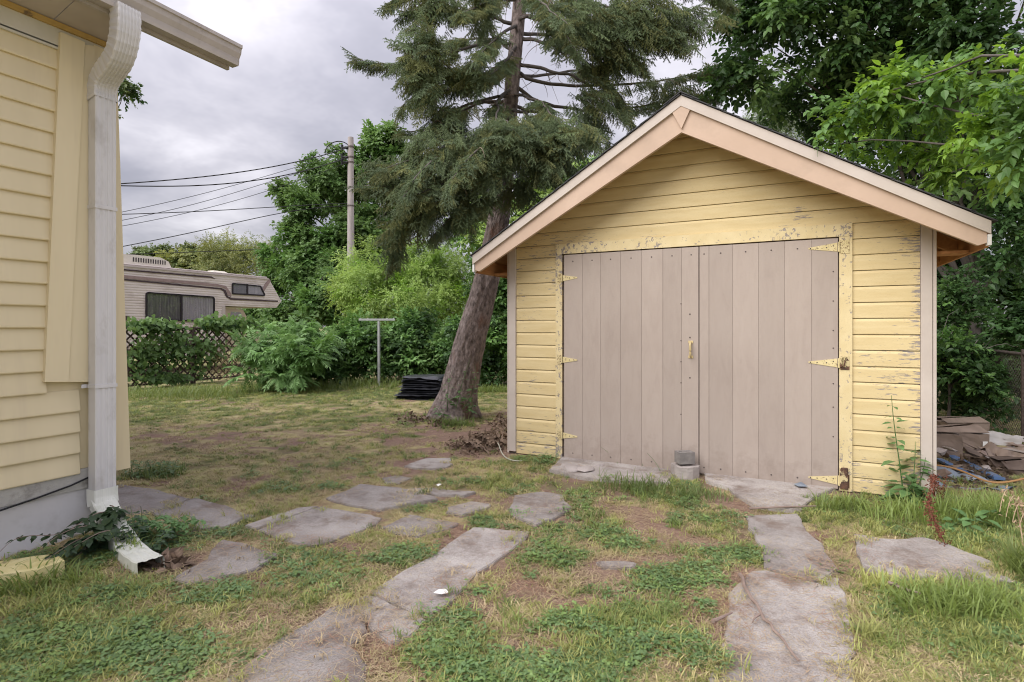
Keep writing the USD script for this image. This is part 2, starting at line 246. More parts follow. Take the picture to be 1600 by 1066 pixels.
mat('galvanised', (.40, .41, .42), (.50, .51, .52), 8, rough=.45, metallic=.4)
mat('chain', (.06, .05, .047), (.12, .09, .08), 8, rough=.6, metallic=.3)
mat('rv_skin', (.58, .515, .485), (.66, .59, .555), 1.2, (1, 1, 2), .5, .05, 30, c3=(.47, .40, .37), scale3=1.5, amt3=(.5, .75))
mat('rv_trim', (.42, .36, .34), (.50, .44, .42), 2)
mat('rv_stripe', (.045, .028, .032), (.075, .05, .055), 6, rough=.5)
mat('rv_stripe_faded', (.24, .17, .16), (.31, .23, .22), 5, rough=.5)
mat('window_frame', (.018, .014, .018), rough=.4)
mat('curtain_dark', (.055, .05, .06), (.13, .12, .13), 6, (1, 9, .3), .8)
mat('curtain_pale', (.20, .19, .20), (.33, .31, .33), 5, (1, 12, .3), .8)
mat('rv_cream', (.62, .57, .49), (.68, .63, .55), 3)
mat('rv_vent', (.07, .06, .06))
mat('cab_tan', (.40, .33, .24), (.46, .38, .29), 3, rough=.4)
mat('rubber', (.02, .02, .02), (.035, .034, .033), 12, rough=.85)
mat('black_plastic', (.018, .019, .024), (.045, .046, .055), 8, rough=.35, spec=.5, bump=.3, bscale=20, bdist=.01)
mat('cardboard', (.19, .145, .115), (.28, .215, .175), 4, rough=.9)
mat('cardboard_dark', (.09, .065, .053), (.16, .12, .10), 5, rough=.9)
mat('paper', (.72, .71, .69), (.78, .77, .75), 9, rough=.8)
mat('blue_paint', (.07, .13, .27), (.11, .19, .35), 6, rough=.6, c3=(.20, .21, .24), scale3=5, amt3=(.5, .65))
mat('blue_tarp', (.16, .20, .26), (.27, .31, .36), 5, rough=.5)
mat('cable_orange', (.38, .21, .09), rough=.6)
mat('brass', (.58, .46, .24), (.66, .54, .30), 9, rough=.35, metallic=.35, spec=.5)
mat('nail', (.10, .08, .075), rough=.6)
mat('hose', (.38, .38, .31), (.45, .44, .36), 9)
mat('yellow_board', (.58, .50, .22), (.70, .63, .36), 8, rough=.8, c3=(.30, .27, .14), scale3=7, amt3=(.52, .6))
mat('dead_leaf', (.11, .078, .058), (.23, .165, .12), 9, rough=.85, rand=.3)
mat('straw', (.36, .275, .165), (.50, .40, .25), 6, rough=.8, rand=.25)
mat('needle_litter', (.25, .135, .09), (.35, .21, .145), 6, rough=.9, rand=.2)
mat('dock_seed', (.115, .035, .025), (.20, .075, .045), 14, rough=.9)
mat('dry_plant', (.33, .235, .155), (.44, .33, .22), 8, rough=.9)
leafmat('grass_green', (0.13, 0.185, 0.055), (0.2, 0.265, 0.095), .28, 2)
leafmat('grass_mid', (0.26, 0.285, 0.085), (0.37, 0.385, 0.14), .25, 2)
leafmat('grass_dry', (0.36, 0.32, 0.14), (0.48, 0.42, 0.22), .2, 2)
leafmat('grass_lush', (0.15, 0.205, 0.055), (0.23, 0.295, 0.09), .32, 2)
leafmat('clover', (0.115, 0.195, 0.075), (0.185, 0.275, 0.115), .25, 3)
leafmat('clover_bright', (0.15, 0.235, 0.07), (0.22, 0.32, 0.11), .25, 3)
leafmat('weed_leaf', (0.098, 0.189, 0.065), (0.156, 0.273, 0.104), .25, 3)
leafmat('vine_dark', (.028, .058, .026), (.06, .105, .045), .2, 3)
leafmat('needles', (0.135, 0.19, 0.098), (0.24, 0.3, 0.16), .12, 1.6, .3, .5)
leafmat('needles_olive', (0.17, 0.195, 0.085), (0.26, 0.28, 0.125), .12, 1.6, .3, .5)
leafmat('needles_blue', (0.155, 0.215, 0.13), (0.265, 0.33, 0.205), .12, 1.6, .3, .5)
leafmat('maple_leaf', (0.085, 0.155, 0.05), (0.165, 0.265, 0.09), .3)
leafmat('dark_leaf', (0.030, 0.069, 0.023), (0.063, 0.127, 0.039), .3)
leafmat('bright_leaf', (0.128, 0.247, 0.039), (0.240, 0.390, 0.068), .38, 2.5)
leafmat('lime_leaf', (0.203, 0.312, 0.080), (0.334, 0.450, 0.138), .3)
leafmat('sumac_leaf', (0.15, 0.29, 0.095), (0.26, 0.41, 0.165), .28)
leafmat('hedge_leaf', (0.070, 0.154, 0.039), (0.140, 0.252, 0.070), .28)
leafmat('far_leaf', (0.106, 0.156, 0.062), (0.188, 0.237, 0.094), .2)
leafmat('olive_leaf', (0.156, 0.189, 0.058), (0.260, 0.280, 0.098), .25)
leafmat('pale_leaf', (.16, .22, .12), (.26, .32, .19), .25)
# ground: bare soil, thatch and the green underlayer, by the painted plan 'green' and 'dirt'
M['soil'] = usdkit.material(stage, '/World/Looks/soil', {
    'g': ('geometry', {}), 'n1': ('noise_texture', {'scale': 2.6, 'detail': 9, 'roughness': .74}), 'n2': ('noise_texture', {'scale': 14.0, 'detail': 6, 'roughness': .7}), 'n3': ('noise_texture', {'scale': 90.0, 'detail': 4, 'roughness': .7}),
    'soil': ('rgb_ramp', {'ramp': [(.3, (.12, .075, .06)), (.5, (.25, .165, .13)), (.7, (.35, .25, .205))]}), 'th': ('rgb_ramp', {'ramp': [(.30, (.19, .145, .088)), (.5, (.40, .345, .180)), (.70, (.55, .475, .275))]}),
    'gr': ('rgb_ramp', {'ramp': [(.3, (.055, .075, .022)), (.7, (.15, .17, .06))]}), 'nn': ('mix_float', {'fac': .55}), 'd': ('attribute', {'attribute': 'dirt'}), 'gn': ('attribute', {'attribute': 'green'}),
    'dn': ('math', {'math_type': 'add'}), 'dc': ('map_range', {'from_min': .62, 'from_max': .98, 'clamp': True}), 'gm': ('math', {'math_type': 'add'}), 'gc': ('map_range', {'from_min': .80, 'from_max': 1.5, 'clamp': True}),
    'x1': ('mix', {'mix_type': 'mix'}), 'x2': ('mix', {'mix_type': 'mix'}), 'b': ('bump', {'strength': .9, 'distance': .02}), 'p': ('principled_bsdf', {'roughness': .95, 'specular_ior_level': .15})},
    [('g.position', 'n1.vector'), ('g.position', 'n2.vector'), ('g.position', 'n3.vector'), ('n2.fac', 'nn.a'), ('n3.fac', 'nn.b'), ('nn.result', 'soil.fac'), ('nn.result', 'th.fac'), ('nn.result', 'gr.fac'),
     ('n1.fac', 'dn.value1'), ('d.fac', 'dn.value2'), ('dn.value', 'dc.value'), ('n2.fac', 'gm.value1'), ('gn.fac', 'gm.value2'), ('gm.value', 'gc.value'),
     ('th.color', 'x1.color1'), ('soil.color', 'x1.color2'), ('dc.result', 'x1.fac'), ('x1.color', 'x2.color1'), ('gr.color', 'x2.color2'), ('gc.result', 'x2.fac'), ('x2.color', 'p.base_color'), ('nn.result', 'b.height'), ('b.normal', 'p.normal')], surface='p.BSDF')
M['dark_glass'] = usdkit.material(stage, '/World/Looks/dark_glass', {'t': ('transparent_bsdf', {'color': (.97, .96, .98)}), 'gl': ('glossy_bsdf', {'roughness': .03}), 'm': ('mix_closure', {'fac': .13})},
    [('t.BSDF', 'm.closure1'), ('gl.BSDF', 'm.closure2')], surface='m.closure')

# ------------------------------------------------------------------ the plan of the ground
GREEN = [(90, 985, 190, 70, 1), (250, 935, 110, 28, .8), (150, 930, 130, 30, .7), (60, 1050, 130, 40, .8), (600, 1050, 90, 30, .8), (690, 990, 60, 45, .9), (760, 920, 60, 40, .9), (830, 870, 70, 35, .8), (880, 815, 70, 28, .8), (900, 1030, 130, 50, .9),
         (1000, 960, 90, 50, .9), (1100, 930, 55, 70, 1), (1080, 1000, 50, 50, .8), (1000, 765, 130, 20, 1), (1110, 860, 60, 28, .7), (1110, 805, 60, 20, .5), (700, 760, 90, 14, .5), (790, 755, 80, 16, .8), (840, 722, 50, 14, .8), (640, 860, 60, 16, .6), (500, 868, 80, 12, .5),
         (420, 612, 260, 16, 1), (230, 640, 110, 22, .9), (240, 740, 80, 22, .9), (430, 660, 120, 12, .5), (560, 655, 120, 14, .5), (780, 612, 60, 14, .9), (330, 720, 120, 18, .4), (760, 810, 50, 12, .8), (470, 760, 100, 10, .4), (345, 815, 80, 10, .7),
         (1310, 800, 60, 26, .9), (1430, 800, 130, 40, 1), (1540, 840, 90, 60, 1), (1500, 960, 120, 60, 1), (1420, 930, 60, 30, .8), (1340, 960, 30, 60, .4), (1200, 740, 60, 8, .2), (250, 850, 40, 25, .5), (700, 655, 40, 12, .9)]
DIRT = [(740, 690, 90, 30, 1), (940, 900, 70, 18, .9), (1010, 870, 60, 14, .9), (930, 820, 60, 14, .8), (1090, 825, 70, 14, .8), (1120, 1010, 40, 40, .7), (920, 1000, 50, 18, .8), (980, 925, 40, 12, .8), (540, 880, 60, 10, .6), (420, 960, 60, 14, .7), (1060, 960, 40, 16, .7), (860, 940, 40, 14, .7), (660, 680, 70, 20, .8), (640, 730, 60, 20, .6), (900, 755, 70, 14, 1), (1000, 800, 110, 22, .7), (1150, 800, 50, 25, .7), (1170, 870, 30, 40, .8), (960, 870, 60, 30, .6), (1020, 940, 80, 30, .5), (880, 960, 50, 30, .6), (1080, 890, 70, 20, .5),
        (270, 885, 60, 22, 1), (430, 925, 60, 14, .6), (460, 990, 80, 25, .6), (580, 1030, 50, 40, .8), (1290, 860, 40, 70, .7), (1340, 770, 60, 14, .9), (1420, 745, 60, 12, .7), (1530, 720, 80, 40, 1), (1130, 770, 80, 12, .5), (830, 700, 50, 10, .8), (800, 1000, 60, 30, .4), (300, 680, 90, 12, .4), (450, 700, 100, 10, .4), (340, 628, 30, 6, 1), (1240, 980, 70, 70, .5), (950, 1000, 60, 30, .4)]
def field(P, blobs):
    px, py = photo(np.c_[P[:, :2], np.zeros(len(P))]); o = np.zeros(len(P))
    for cx, cy, rx, ry, a in blobs: o = np.maximum(o, a * np.exp(-(((px - cx) / rx) ** 2 + ((py - cy) / ry) ** 2) ** 1.3))
    return o
def plan(P):
    P3 = np.c_[P[:, :2], np.zeros(len(P))]
    n = meshkit.fbm(P3 * 4.2, 4, 3); n2 = meshkit.fbm(P3 * .8, 3, 8)
    near = (P[:, 1] < 22) & (P[:, 0] > -15)
    gr = np.where(near, np.clip(field(P, GREEN) * .80 + (n - .5) * 2.3 + .22 + .22 * np.clip((P[:, 1] - 4) / 3, 0, 1) + (n2 - .5) * .7, 0, 1), .7)
    di = np.where(near, np.clip(field(P, DIRT) + (meshkit.fbm(P3 * 4.4, 4, 21) - .5) * 2.3 + .06, 0, 1), .1)
    bare = np.clip((meshkit.fbm(P3 * 4.6 + 40, 4, 33) - .535) / .06, 0, 1) * np.where(near, np.clip(field(P, [(860, 930, 340, 170, 1.6), (430, 940, 220, 60, .8), (1330, 900, 80, 120, 1), (700, 690, 160, 50, 1), (420, 690, 260, 40, .35)]), 0, 1), 0)
    gr = gr * (1 - .75 * bare); return gr, np.maximum(di * (1 - .6 * gr), bare)
def gz(x, y):
    P = np.stack([np.asarray(x, float), np.asarray(y, float), 0 * np.asarray(x, float)], -1)
    return -.0225 + .024 * meshkit.fbm(P * 1.7, 3, 5) + .012 * (meshkit.fbm(P * 7, 2, 6) - .5)
def axis_steps(lo, hi, d, far, grow=1.28):
    a = list(np.arange(lo, hi + 1e-6, d)); s = d; b = a[-1]
    while b < far: s *= grow; b += s; a.append(b)
    s = d; b = a[0]
    while b > -far: s *= grow; b -= s; a.insert(0, b)
    return np.array(a)
gx, gy = axis_steps(-14, 5, .075, 900), axis_steps(.8, 14, .075, 900)
GX, GY = np.meshgrid(gx, gy, indexing='ij'); flatP = np.c_[GX.ravel(), GY.ravel()]
zz = np.where((np.abs(flatP) < 40).all(1), gz(flatP[:, 0], flatP[:, 1]), -.02)
nxg, nyg = len(gx), len(gy); ii = (np.arange(nxg - 1)[:, None] * nyg + np.arange(nyg - 1)[None]).ravel()
gr, di = plan(flatP)
obj('ground', (np.c_[flatP, zz], np.vstack([np.c_[ii, ii + nyg, ii + nyg + 1], np.c_[ii, ii + nyg + 1, ii + 1]])), 'soil', smooth=True, kind='structure', pv={'green': gr, 'dirt': di})

# ------------------------------------------------------------------ concrete slabs
from shapely.geometry import Polygon, Point
import shapely
SLABS = []
def slab(parent, pix, top=.014, tilt=(0, 0), seed=0, mt='concrete', thick=.08, shrink=.0, rough=.034):
    P = np.array([g(*p)[:2] for p in pix]); rng = RNG(seed); out = []
    for a, b in zip(P, np.roll(P, -1, 0)):
        n = max(2, int(np.linalg.norm(b - a) / .05)); t = np.arange(n)[:, None] / n; q = a + (b - a) * t; d = unit(b - a); nr = np.array([-d[1], d[0]])
        q3 = np.c_[q, np.full(n, seed * 3.1)]; w = (meshkit.fbm(q3 * 6, 4, seed) - .5) * 2 * rough * 1.6
        out.append(q + nr * w[:, None])
    poly = Polygon(np.vstack(out)).buffer(0)
    if poly.geom_type != 'Polygon': poly = max(poly.geoms, key=lambda k: k.area)
    SLABS.append(poly); inner = poly.buffer(-.006)
    if inner.geom_type != 'Polygon': inner = max(inner.geoms, key=lambda k: k.area)
    m = trimesh.creation.extrude_polygon(poly, thick - .004, engine='earcut'); c = np.array(poly.centroid.coords[0])
    ztop = lambda xy: top + (xy - c) @ np.array(tilt)
    mb = MB(); v = m.vertices.copy(); v[:, 2] += ztop(v[:, :2]) - thick; mb.add(v, m.faces)
    m2 = trimesh.creation.extrude_polygon(inner, .006, engine='earcut'); v = m2.vertices.copy(); v[:, 2] += ztop(v[:, :2]) - .006; mb.add(v, m2.faces)
    return obj('concrete_slab', mb, mt, parent)
path = thing('path', kind='structure'); track = thing('driveway', kind='structure'); apron = thing('pavement', kind='structure')
PATH = [[(150, 768), (188, 758), (231, 762), (302, 778), (240, 800), (185, 806)], [(305, 779), (349, 792), (399, 806), (352, 822), (300, 828), (243, 803)], [(255, 911), (322, 875), (345, 845), (390, 850), (435, 867), (405, 892), (375, 901), (296, 913)],
        [(403, 829), (502, 792), (596, 809), (589, 819), (491, 853), (442, 842)], [(384, 822), (465, 796), (497, 791), (400, 826)], [(510, 779), (562, 757), (626, 764), (682, 781), (626, 792), (589, 799), (540, 790)], [(592, 824), (641, 804), (720, 817), (697, 826), (649, 841), (626, 835)],
        [(697, 792), (735, 785), (769, 789), (757, 796), (720, 807), (694, 801)], [(630, 729), (667, 717), (701, 717), (710, 727), (697, 733), (645, 733)], [(596, 747), (626, 743), (645, 747), (622, 757), (600, 756)], [(630, 766), (679, 763), (742, 768), (724, 775), (686, 775)]]
for i, p in enumerate(PATH): slab(path, p, top=.002 + .004 * (i % 3), tilt=((i % 3 - 1) * .012, (i % 2 - .5) * .012), seed=i + 1)
TRACK = [[(740, 824), (826, 831), (819, 846), (770, 876), (725, 921), (663, 967), (582, 930), (582, 925), (665, 872)], [(538, 943), (574, 931), (657, 970), (650, 984), (615, 1005), (583, 985), (566, 958)], [(534, 946), (561, 962), (578, 990), (556, 1010), (570, 1040), (566, 1120), (260, 1120), (405, 1029), (461, 987)],
         [(792, 797), (804, 775), (845, 770), (879, 775), (892, 794), (860, 813), (837, 823), (800, 806)], [(931, 877), (991, 880), (987, 890), (935, 887)], [(1165, 808), (1246, 804), (1278, 850), (1312, 893), (1275, 908), (1197, 889), (1194, 856), (1170, 827)],
         [(1178, 896), (1197, 893), (1275, 912), (1305, 903), (1316, 925), (1330, 967), (1328, 1000), (1345, 1120), (1085, 1120), (1125, 1030), (1140, 930)]]
for i, p in enumerate(TRACK): slab(track, p, top=.006 + .003 * (i % 2), seed=i + 31)
slab(track, [(1334, 836), (1376, 844), (1441, 842), (1483, 855), (1551, 880), (1590, 912), (1450, 905), (1399, 908), (1344, 886)], top=.012, seed=47)
for i, p in enumerate([[(857, 736), (878, 716), (971, 727), (1050, 735), (1048, 757), (934, 752), (911, 748)], [(1103, 739), (1160, 745), (1311, 764), (1275, 779), (1253, 800), (1178, 792), (1142, 770), (1106, 753)]]): slab(apron, p, top=.02, seed=i + 61)
ALLSLAB = shapely.union_all(SLABS); shapely.prepare(ALLSLAB); SLAB_IN = ALLSLAB.buffer(-.03)

# ------------------------------------------------------------------ the garage
GY, GXL, GXR, GC, GYB = 5.417, -2.732, 1.055, -.8375, 11.0
RIDGE, SLOPE = 3.42, .605
roofz = lambda x: RIDGE - SLOPE * abs(x - GC)
garage = thing('garage', 'small yellow clapboard garage with double taupe doors and a tan gable', 'garage', (GC, GY, 0))
WEAR = [(-2.18, 2.19, .28), (-2.2, 1.9, .2), (-2.55, .05, .3), (-2.2, .1, .2), (-2.62, 1.75, .12), (-2.45, 2.2, .2), (.45, 2.2, .12), (.93, 1.0, .22), (.85, 2.08, .16), (.9, 1.15, .2), (.75, .9, .15), (.45, .1, .3), (.9, .06, .3), (-1.9, 2.16, .25), (-1.2, 2.2, .12), (0, 2.2, .14), (.1, 2.35, .12), (-2.5, 1.5, .12), (-2.45, .8, .12), (.6, 1.1, .12), (.95, 1.5, .1), (.95, .6, .1), (-2.66, 2.0, .1)]
def wear_at(v): return np.maximum(.75 * np.max([np.exp(-((v[:, 0] - a) ** 2 + (v[:, 2] - b) ** 2) / r ** 2) for a, b, r in WEAR], 0), np.where((v[:, 0] > .945) & (v[:, 2] < 2.2), .95, 0))
wall = obj('wall', MB().prism([(GXL + .02, .0), (GXR - .02, .0), (GXR - .02, roofz(GXR) - .06), (GC, RIDGE - .06), (GXL + .02, roofz(GXL) - .06)], (1, 0, 0), (0, 0, 1), (0, 1, 0), (0, GY + .012, 0), .08)
           .box((GXL + .02, GY + .095, 0), (GXL + .1, GYB - .1, 2.2)).box((GXR - .1, GY + .095, 0), (GXR - .02, GYB - .1, 2.2))
           .prism([(GXL + .02, .0), (GXR - .02, .0), (GXR - .02, roofz(GXR) - .06), (GC, RIDGE - .06), (GXL + .02, roofz(GXL) - .06)], (1, 0, 0), (0, 0, 1), (0, 1, 0), (0, GYB - .09, 0), .08), 'groove_dark', garage)
def siding_board(x0, x1, z0, h, seed, front=True, clip=False):
    prof = [(.000, z0), (.018, z0 + .001), (.019, z0 + .004), (.019, z0 + h - .024), (.015, z0 + h - .012), (.011, z0 + h - .004), (.011, z0 + h - .001), (.000, z0 + h)]
    rng = RNG(seed); n = max(2, int((x1 - x0) / .08)); t = np.linspace(0, 1, n + 1); rows = []
    w = (meshkit.fbm(np.c_[t * (x1 - x0) * 1.3 + x0, 0 * t + seed * 1.7, 0 * t], 2, 4) - .5) * .006
    for yy, z in prof:
        a, b = x0, x1
        if clip: e = (RIDGE - .045 - z) / SLOPE; a, b = max(x0, GC - e), min(x1, GC + e)
        if b <= a: a = b = GC
        rows.append(np.stack([a + (b - a) * t, GY + .010 - yy + w * (yy > 0) - .004, np.full(n + 1, z) + w * .4], -1))
    v = np.stack(rows, 1); k = len(prof); i = (np.arange(n)[:, None] * k + np.arange(k - 1)[None]).ravel()
    f = np.c_[i, i + k, i + k + 1, i + 1]; mb = MB().add(v.reshape(-1, 3), f)
    mb.add(v[0], [[0, q, q + 1] for q in range(1, k - 1)]).add(v[-1], [[0, q + 1, q] for q in range(1, k - 1)])
    V = mb.arr()[0]
    obj('siding_board', mb, 'yellow_paint', wall, pv={'wear': wear_at(V) * 1.0 + .02 * rng.random()})
bz = [(.0, .118)] + [(.122 + .133 * k, .1295) for k in range(16)]
for k, (z, h) in enumerate(bz):
    siding_board(-2.648, -2.182, z + .001, h, k + 1)
    siding_board(.489, .952, z + .001, h, k + 51)
for k in range(9):
    z = .122 + .133 * (16 + k)
    siding_board(-2.648 if z < 2.3 else -3, .952 if z < 2.3 else 2, z + .001, .1295, k + 101, clip=True)
for s, xs in ((-1, GXL), (1, GXR)):
    for k in range(16):                                                                # side walls
        z = .05 + .133 * k
        obj('siding_board', MB().box((xs - s * .018, GY + .1, z), (xs - s * .002, GYB - .1, z + .129)), 'yellow_paint', wall, pv={'wear': np.zeros(8)})
obj('corner_board', MB().box((GXL, GY - .034, .02), (-2.650, GY + .01, 2.24), .004).box((GXL - .022, GY - .028, .0), (GXL - .001, GY + .08, 2.2), .003), 'pale_trim', garage)
obj('corner_board', MB().box((.954, GY - .034, .0), (1.03, GY + .01, 2.24), .004).box((1.033, GY - .038, .0), (GXR, GY + .08, 2.2), .003), 'pale_trim', garage)
def framebox(lo, hi):
    m = trimesh.creation.box(bounds=[lo, hi]); m = m.subdivide_to_size(.12); return MB().tm(m)
jamb = thing_frame = None
fr = framebox((-2.18, GY - .030, .0), (-2.109, GY + .01, 2.141)); obj('door_jamb', fr, 'yellow_frame', garage, pv={'wear': .45 + .5 * wear_at(fr.arr()[0])})
fr = framebox((.392, GY - .030, .0), (.487, GY + .01, 2.141)); obj('door_jamb', fr, 'yellow_frame', garage, pv={'wear': .25 + .5 * wear_at(fr.arr()[0])})
fr = framebox((-2.18, GY - .032, 2.143), (.487, GY + .01, 2.250)); obj('door_header', fr, 'yellow_frame', garage, pv={'wear': .22 + .6 * wear_at(fr.arr()[0])})
# doors: grooved boards
def door(px_edges, label, sag):
    xs = [onY(p, 500, GY - .02)[0] for p in px_edges]; x0, x1 = xs[0], xs[-1]; zb = .012
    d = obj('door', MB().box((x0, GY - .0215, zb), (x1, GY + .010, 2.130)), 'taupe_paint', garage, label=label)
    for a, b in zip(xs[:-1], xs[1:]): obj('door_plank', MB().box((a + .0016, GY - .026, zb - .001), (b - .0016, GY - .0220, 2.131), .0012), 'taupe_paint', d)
    return d
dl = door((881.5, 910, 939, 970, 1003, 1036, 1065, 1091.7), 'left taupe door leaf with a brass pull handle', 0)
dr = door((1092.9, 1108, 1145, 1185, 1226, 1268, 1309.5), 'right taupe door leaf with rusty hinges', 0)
def disc(mb, c, r, d=.003, k=8):
    a = np.arange(k) / k * 2 * np.pi; ring = np.array(c) + np.c_[np.cos(a) * r, 0 * a, np.sin(a) * r]; tip = ring * 1; tip[:, 1] -= d
    tip = np.array(c) + (tip - np.array(c)) * np.array([.8, 1, .8]); v = np.vstack([ring, tip, [np.array(c) - (0, d, 0)]])
    mb.add(v, [[i, (i + 1) % k, k + (i + 1) % k] for i in range(k)] + [[i, k + (i + 1) % k, k + i] for i in range(k)] + [[k + i, k + (i + 1) % k, 2 * k] for i in range(k)])
def hinge(d, x, z, s, L, h, plate, mt, pmt):
    mb = MB().prism([(0, -h / 2), (s * L * .93, -.008), (s * L, -.006), (s * L, .006), (s * L * .93, .008), (0, h / 2)][::1 if s > 0 else -1], (1, 0, 0), (0, 0, 1), (0, -1, 0), (x + s * .012, GY - .0263, z), .004)
    mb.tube([(x, GY - .036, z - h * .55), (x, GY - .036, z + h * .55)], .008, 8)
    V = mb.arr()[0]; hg = obj('hinge', mb, mt, d, pv={'wear': .15 * RNG(int(abs(z) * 100)).random() * np.ones(len(V))})
    mp = MB().box((x - s * .010, GY - .0345, z - h * .75), (x - s * plate, GY - .0325, z + h * .75)); return mp, mb
screws = {0: MB(), 1: MB()}
for k, z in enumerate((1.89, 1.037, .245)):
    mp, mb = hinge(dl, -2.108, z, 1, .155, .062, .05, 'hinge_paint', 0); obj('hinge_plate', mp, 'hinge_paint', garage, pv={'wear': np.full(8, .55)})
    for q in (.03, .07, .12): disc(screws[0], (-2.108 + q + .012, GY - .031, z + (.01 if q < .05 else 0)), .005)
for k, (z, mt) in enumerate(((2.055, 'hinge_paint'), (1.076, 'hinge_paint'), (.085, 'hinge_paint'))):
    mp, mb = hinge(dr, .391, z, -1, .215, .075, .075, mt, 0); obj('hinge_plate', mp, 'hinge_paint' if k == 0 else 'rusty_metal', garage, pv={'wear': np.full(8, .4)})
    for q in (.03, .08, .15, .2): disc(screws[1], (.391 - q - .012, GY - .031, z + (.012 if q < .05 else 0)), .005)
mr = MB()
mr.tube([(.405, GY - .045, 1.045), (.405, GY - .045, 1.12)], .009, 8).tube([(.405, GY - .045, 1.12), (.43, GY - .05, 1.13), (.43, GY - .05, 1.08), (.425, GY - .045, 1.05)], .006, 6)
obj('hasp', mr, 'rusty_metal', garage); obj('latch_block', MB().box((.395, GY - .05, .02), (.455, GY - .0355, .20), .004), 'rusty_metal', garage, label='rusty bottom bracket of the right jamb')
for d, px_list in ((0, (895, 925, 954, 986, 1018, 1050, 1080)), (1, (1100, 1126, 1165, 1205, 1246, 1290))):
    for p in px_list:
        for z in (2.06, .07): disc(screws[d], (onY(p, 500, GY - .026)[0], GY - .0262, z), .007)
for z in (1.6, 1.25, 1.05, .85, .55): disc(screws[0], (onY(1064, 500, GY - .026)[0], GY - .0262, z), .006)
for z in (1.5, 1.28, .9): disc(screws[0], (onY(1078, 500, GY - .026)[0], GY - .0262, z), .008)
for z in (1.85, 1.6, 1.35, 1.2, .9, .7, .45): disc(screws[1], (onY(1302, 500, GY - .026)[0], GY - .0262, z), .006)
obj('screw', screws[0], 'nail', dl, kind='stuff'); obj('screw', screws[1], 'nail', dr, kind='stuff')
hx = onY(1080, 545, GY)[0]
hm = MB().tube(curve([(hx, GY - .028, 1.24), (hx, GY - .055, 1.225), (hx, GY - .062, 1.17), (hx, GY - .055, 1.11), (hx, GY - .028, 1.095)], 14), [.008, .008, .009, .010, .011, .011, .011, .011, .011, .011, .010, .009, .008, .008], 8)
hm.box((hx - .022, GY - .031, 1.225), (hx + .022, GY - .0265, 1.25), .001).box((hx - .022, GY - .031, 1.085), (hx + .022, GY - .0265, 1.11), .001)
obj('handle', hm, 'brass', dl, smooth=40)
# roof
RY0, RY1, XT0, XT1 = 5.0, GYB + .35, -2.967, 1.292
deck = MB()
for xt in (XT0, XT1):
    deck.prism([(GC, RIDGE - .002), (xt, roofz(xt) - .002), (xt, roofz(xt) - .030), (GC, RIDGE - .030)], (1, 0, 0), (0, 0, 1), (0, 1, 0), (0, RY0 + .045, 0), RY1 - RY0 - .05)
roof = obj('roof', deck, 'raw_wood', garage)
rng = RNG(5)
for s, xt in ((-1, XT0), (1, XT1)):
    Ls = math.hypot(xt - GC, roofz(xt) - RIDGE); ax = np.array([s * abs(xt - GC) / Ls, 0, (roofz(xt) - RIDGE) / Ls]); nn = np.array([-ax[2] * s, 0, ax[0] * s]); k = 0
    while k * .14 < Ls + .03:
        a = max(Ls + .03 - (k + 1) * .14 - .03, 0); b = Ls + .03 - k * .14
        c = np.array([GC, 0, RIDGE]) + ax * (a + b) / 2 + nn * (.007 + .003); tilt = .03
        axs = np.array([ax * math.cos(tilt) + nn * math.sin(tilt), [0, 1, 0], np.cross(ax * math.cos(tilt) + nn * math.sin(tilt), [0, 1, 0])])
        mb = MB(); y = RY0 - .018
        if b - a > .01:
            while y < RY1: w = .33; mb.obox(c + np.array([0, y + w / 2, 0]) + ax * rng.normal() * .003, axs, (b - a, w - .006, .008)); y += w
            obj('shingle_course', mb, 'shingle', roof)
        k += 1
obj('ridge_cap', MB().prism([(GC, RIDGE + .022), (GC - .15, roofz(GC - .15) + .022), (GC - .15, roofz(GC - .15) + .03), (GC, RIDGE + .032), (GC + .15, roofz(GC + .15) + .03), (GC + .15, roofz(GC + .15) + .022)], (1, 0, 0), (0, 0, 1), (0, 1, 0), (0, RY0 - .02, 0), RY1 - RY0 + .03), 'shingle', roof)
for s, xt in ((-1, XT0), (1, XT1)):
    xb = xt - s * .018
    obj('rake_trim', MB().prism([(GC, RIDGE), (xt, roofz(xt)), (xt, roofz(xt) - .092), (GC, RIDGE - .092)], (1, 0, 0), (0, 0, 1), (0, 1, 0), (0, RY0, 0), .022), 'pale_trim', garage)
    q = MB().prism([(GC, RIDGE - .085), (xb, roofz(xb) - .085), (xb - s * .0, roofz(xb) - .162), (xb - s * .05, roofz(xb) - .178), (GC + s * .0, RIDGE - .318)], (1, 0, 0), (0, 0, 1), (0, 1, 0), (0, RY0 + .023, 0), .038)
    obj('rake_board', q, 'tan_board', garage)
    fx0, fx1 = xt - s * .020, xt + s * .002
    obj('fascia', MB().box((fx0, RY0 + .064, roofz(xt) - .178), (fx1, RY1, roofz(xt) - .034)), 'raw_wood', garage)
    obj('fascia_end', MB().box((xt - s * .0165, RY0 + .006, roofz(xt) - .170), (xt + s * .004, RY0 + .062, roofz(xt) - .0935)), 'white_trim', garage)
    for y in np.arange(GY + .35, RY1 - .1, .6):
        wx = GXL if s < 0 else GXR
        obj('rafter', MB().prism([(xt - s * .021, roofz(xt) - .04), (wx, roofz(wx) - .034), (wx, roofz(wx) - .17), (xt - s * .021, roofz(xt) - .15)], (1, 0, 0), (0, 0, 1), (0, 1, 0), (0, y, 0), .045), 'raw_wood', garage)
    y0 = GY + .02
    obj('soffit_board', MB().box((xt - s * .022, GY + .02, roofz(xt) - .172), ((GXL - .024) if s < 0 else (GXR + .002), GY + .20, roofz(xt) - .150)), 'raw_wood', garage)
pk = lambda px, py: onY(px, py, RY0)[[0, 2]]
pts = [pk(1050, 176), pk(1067, 160), pk(1083, 168), pk(1067, 200)]
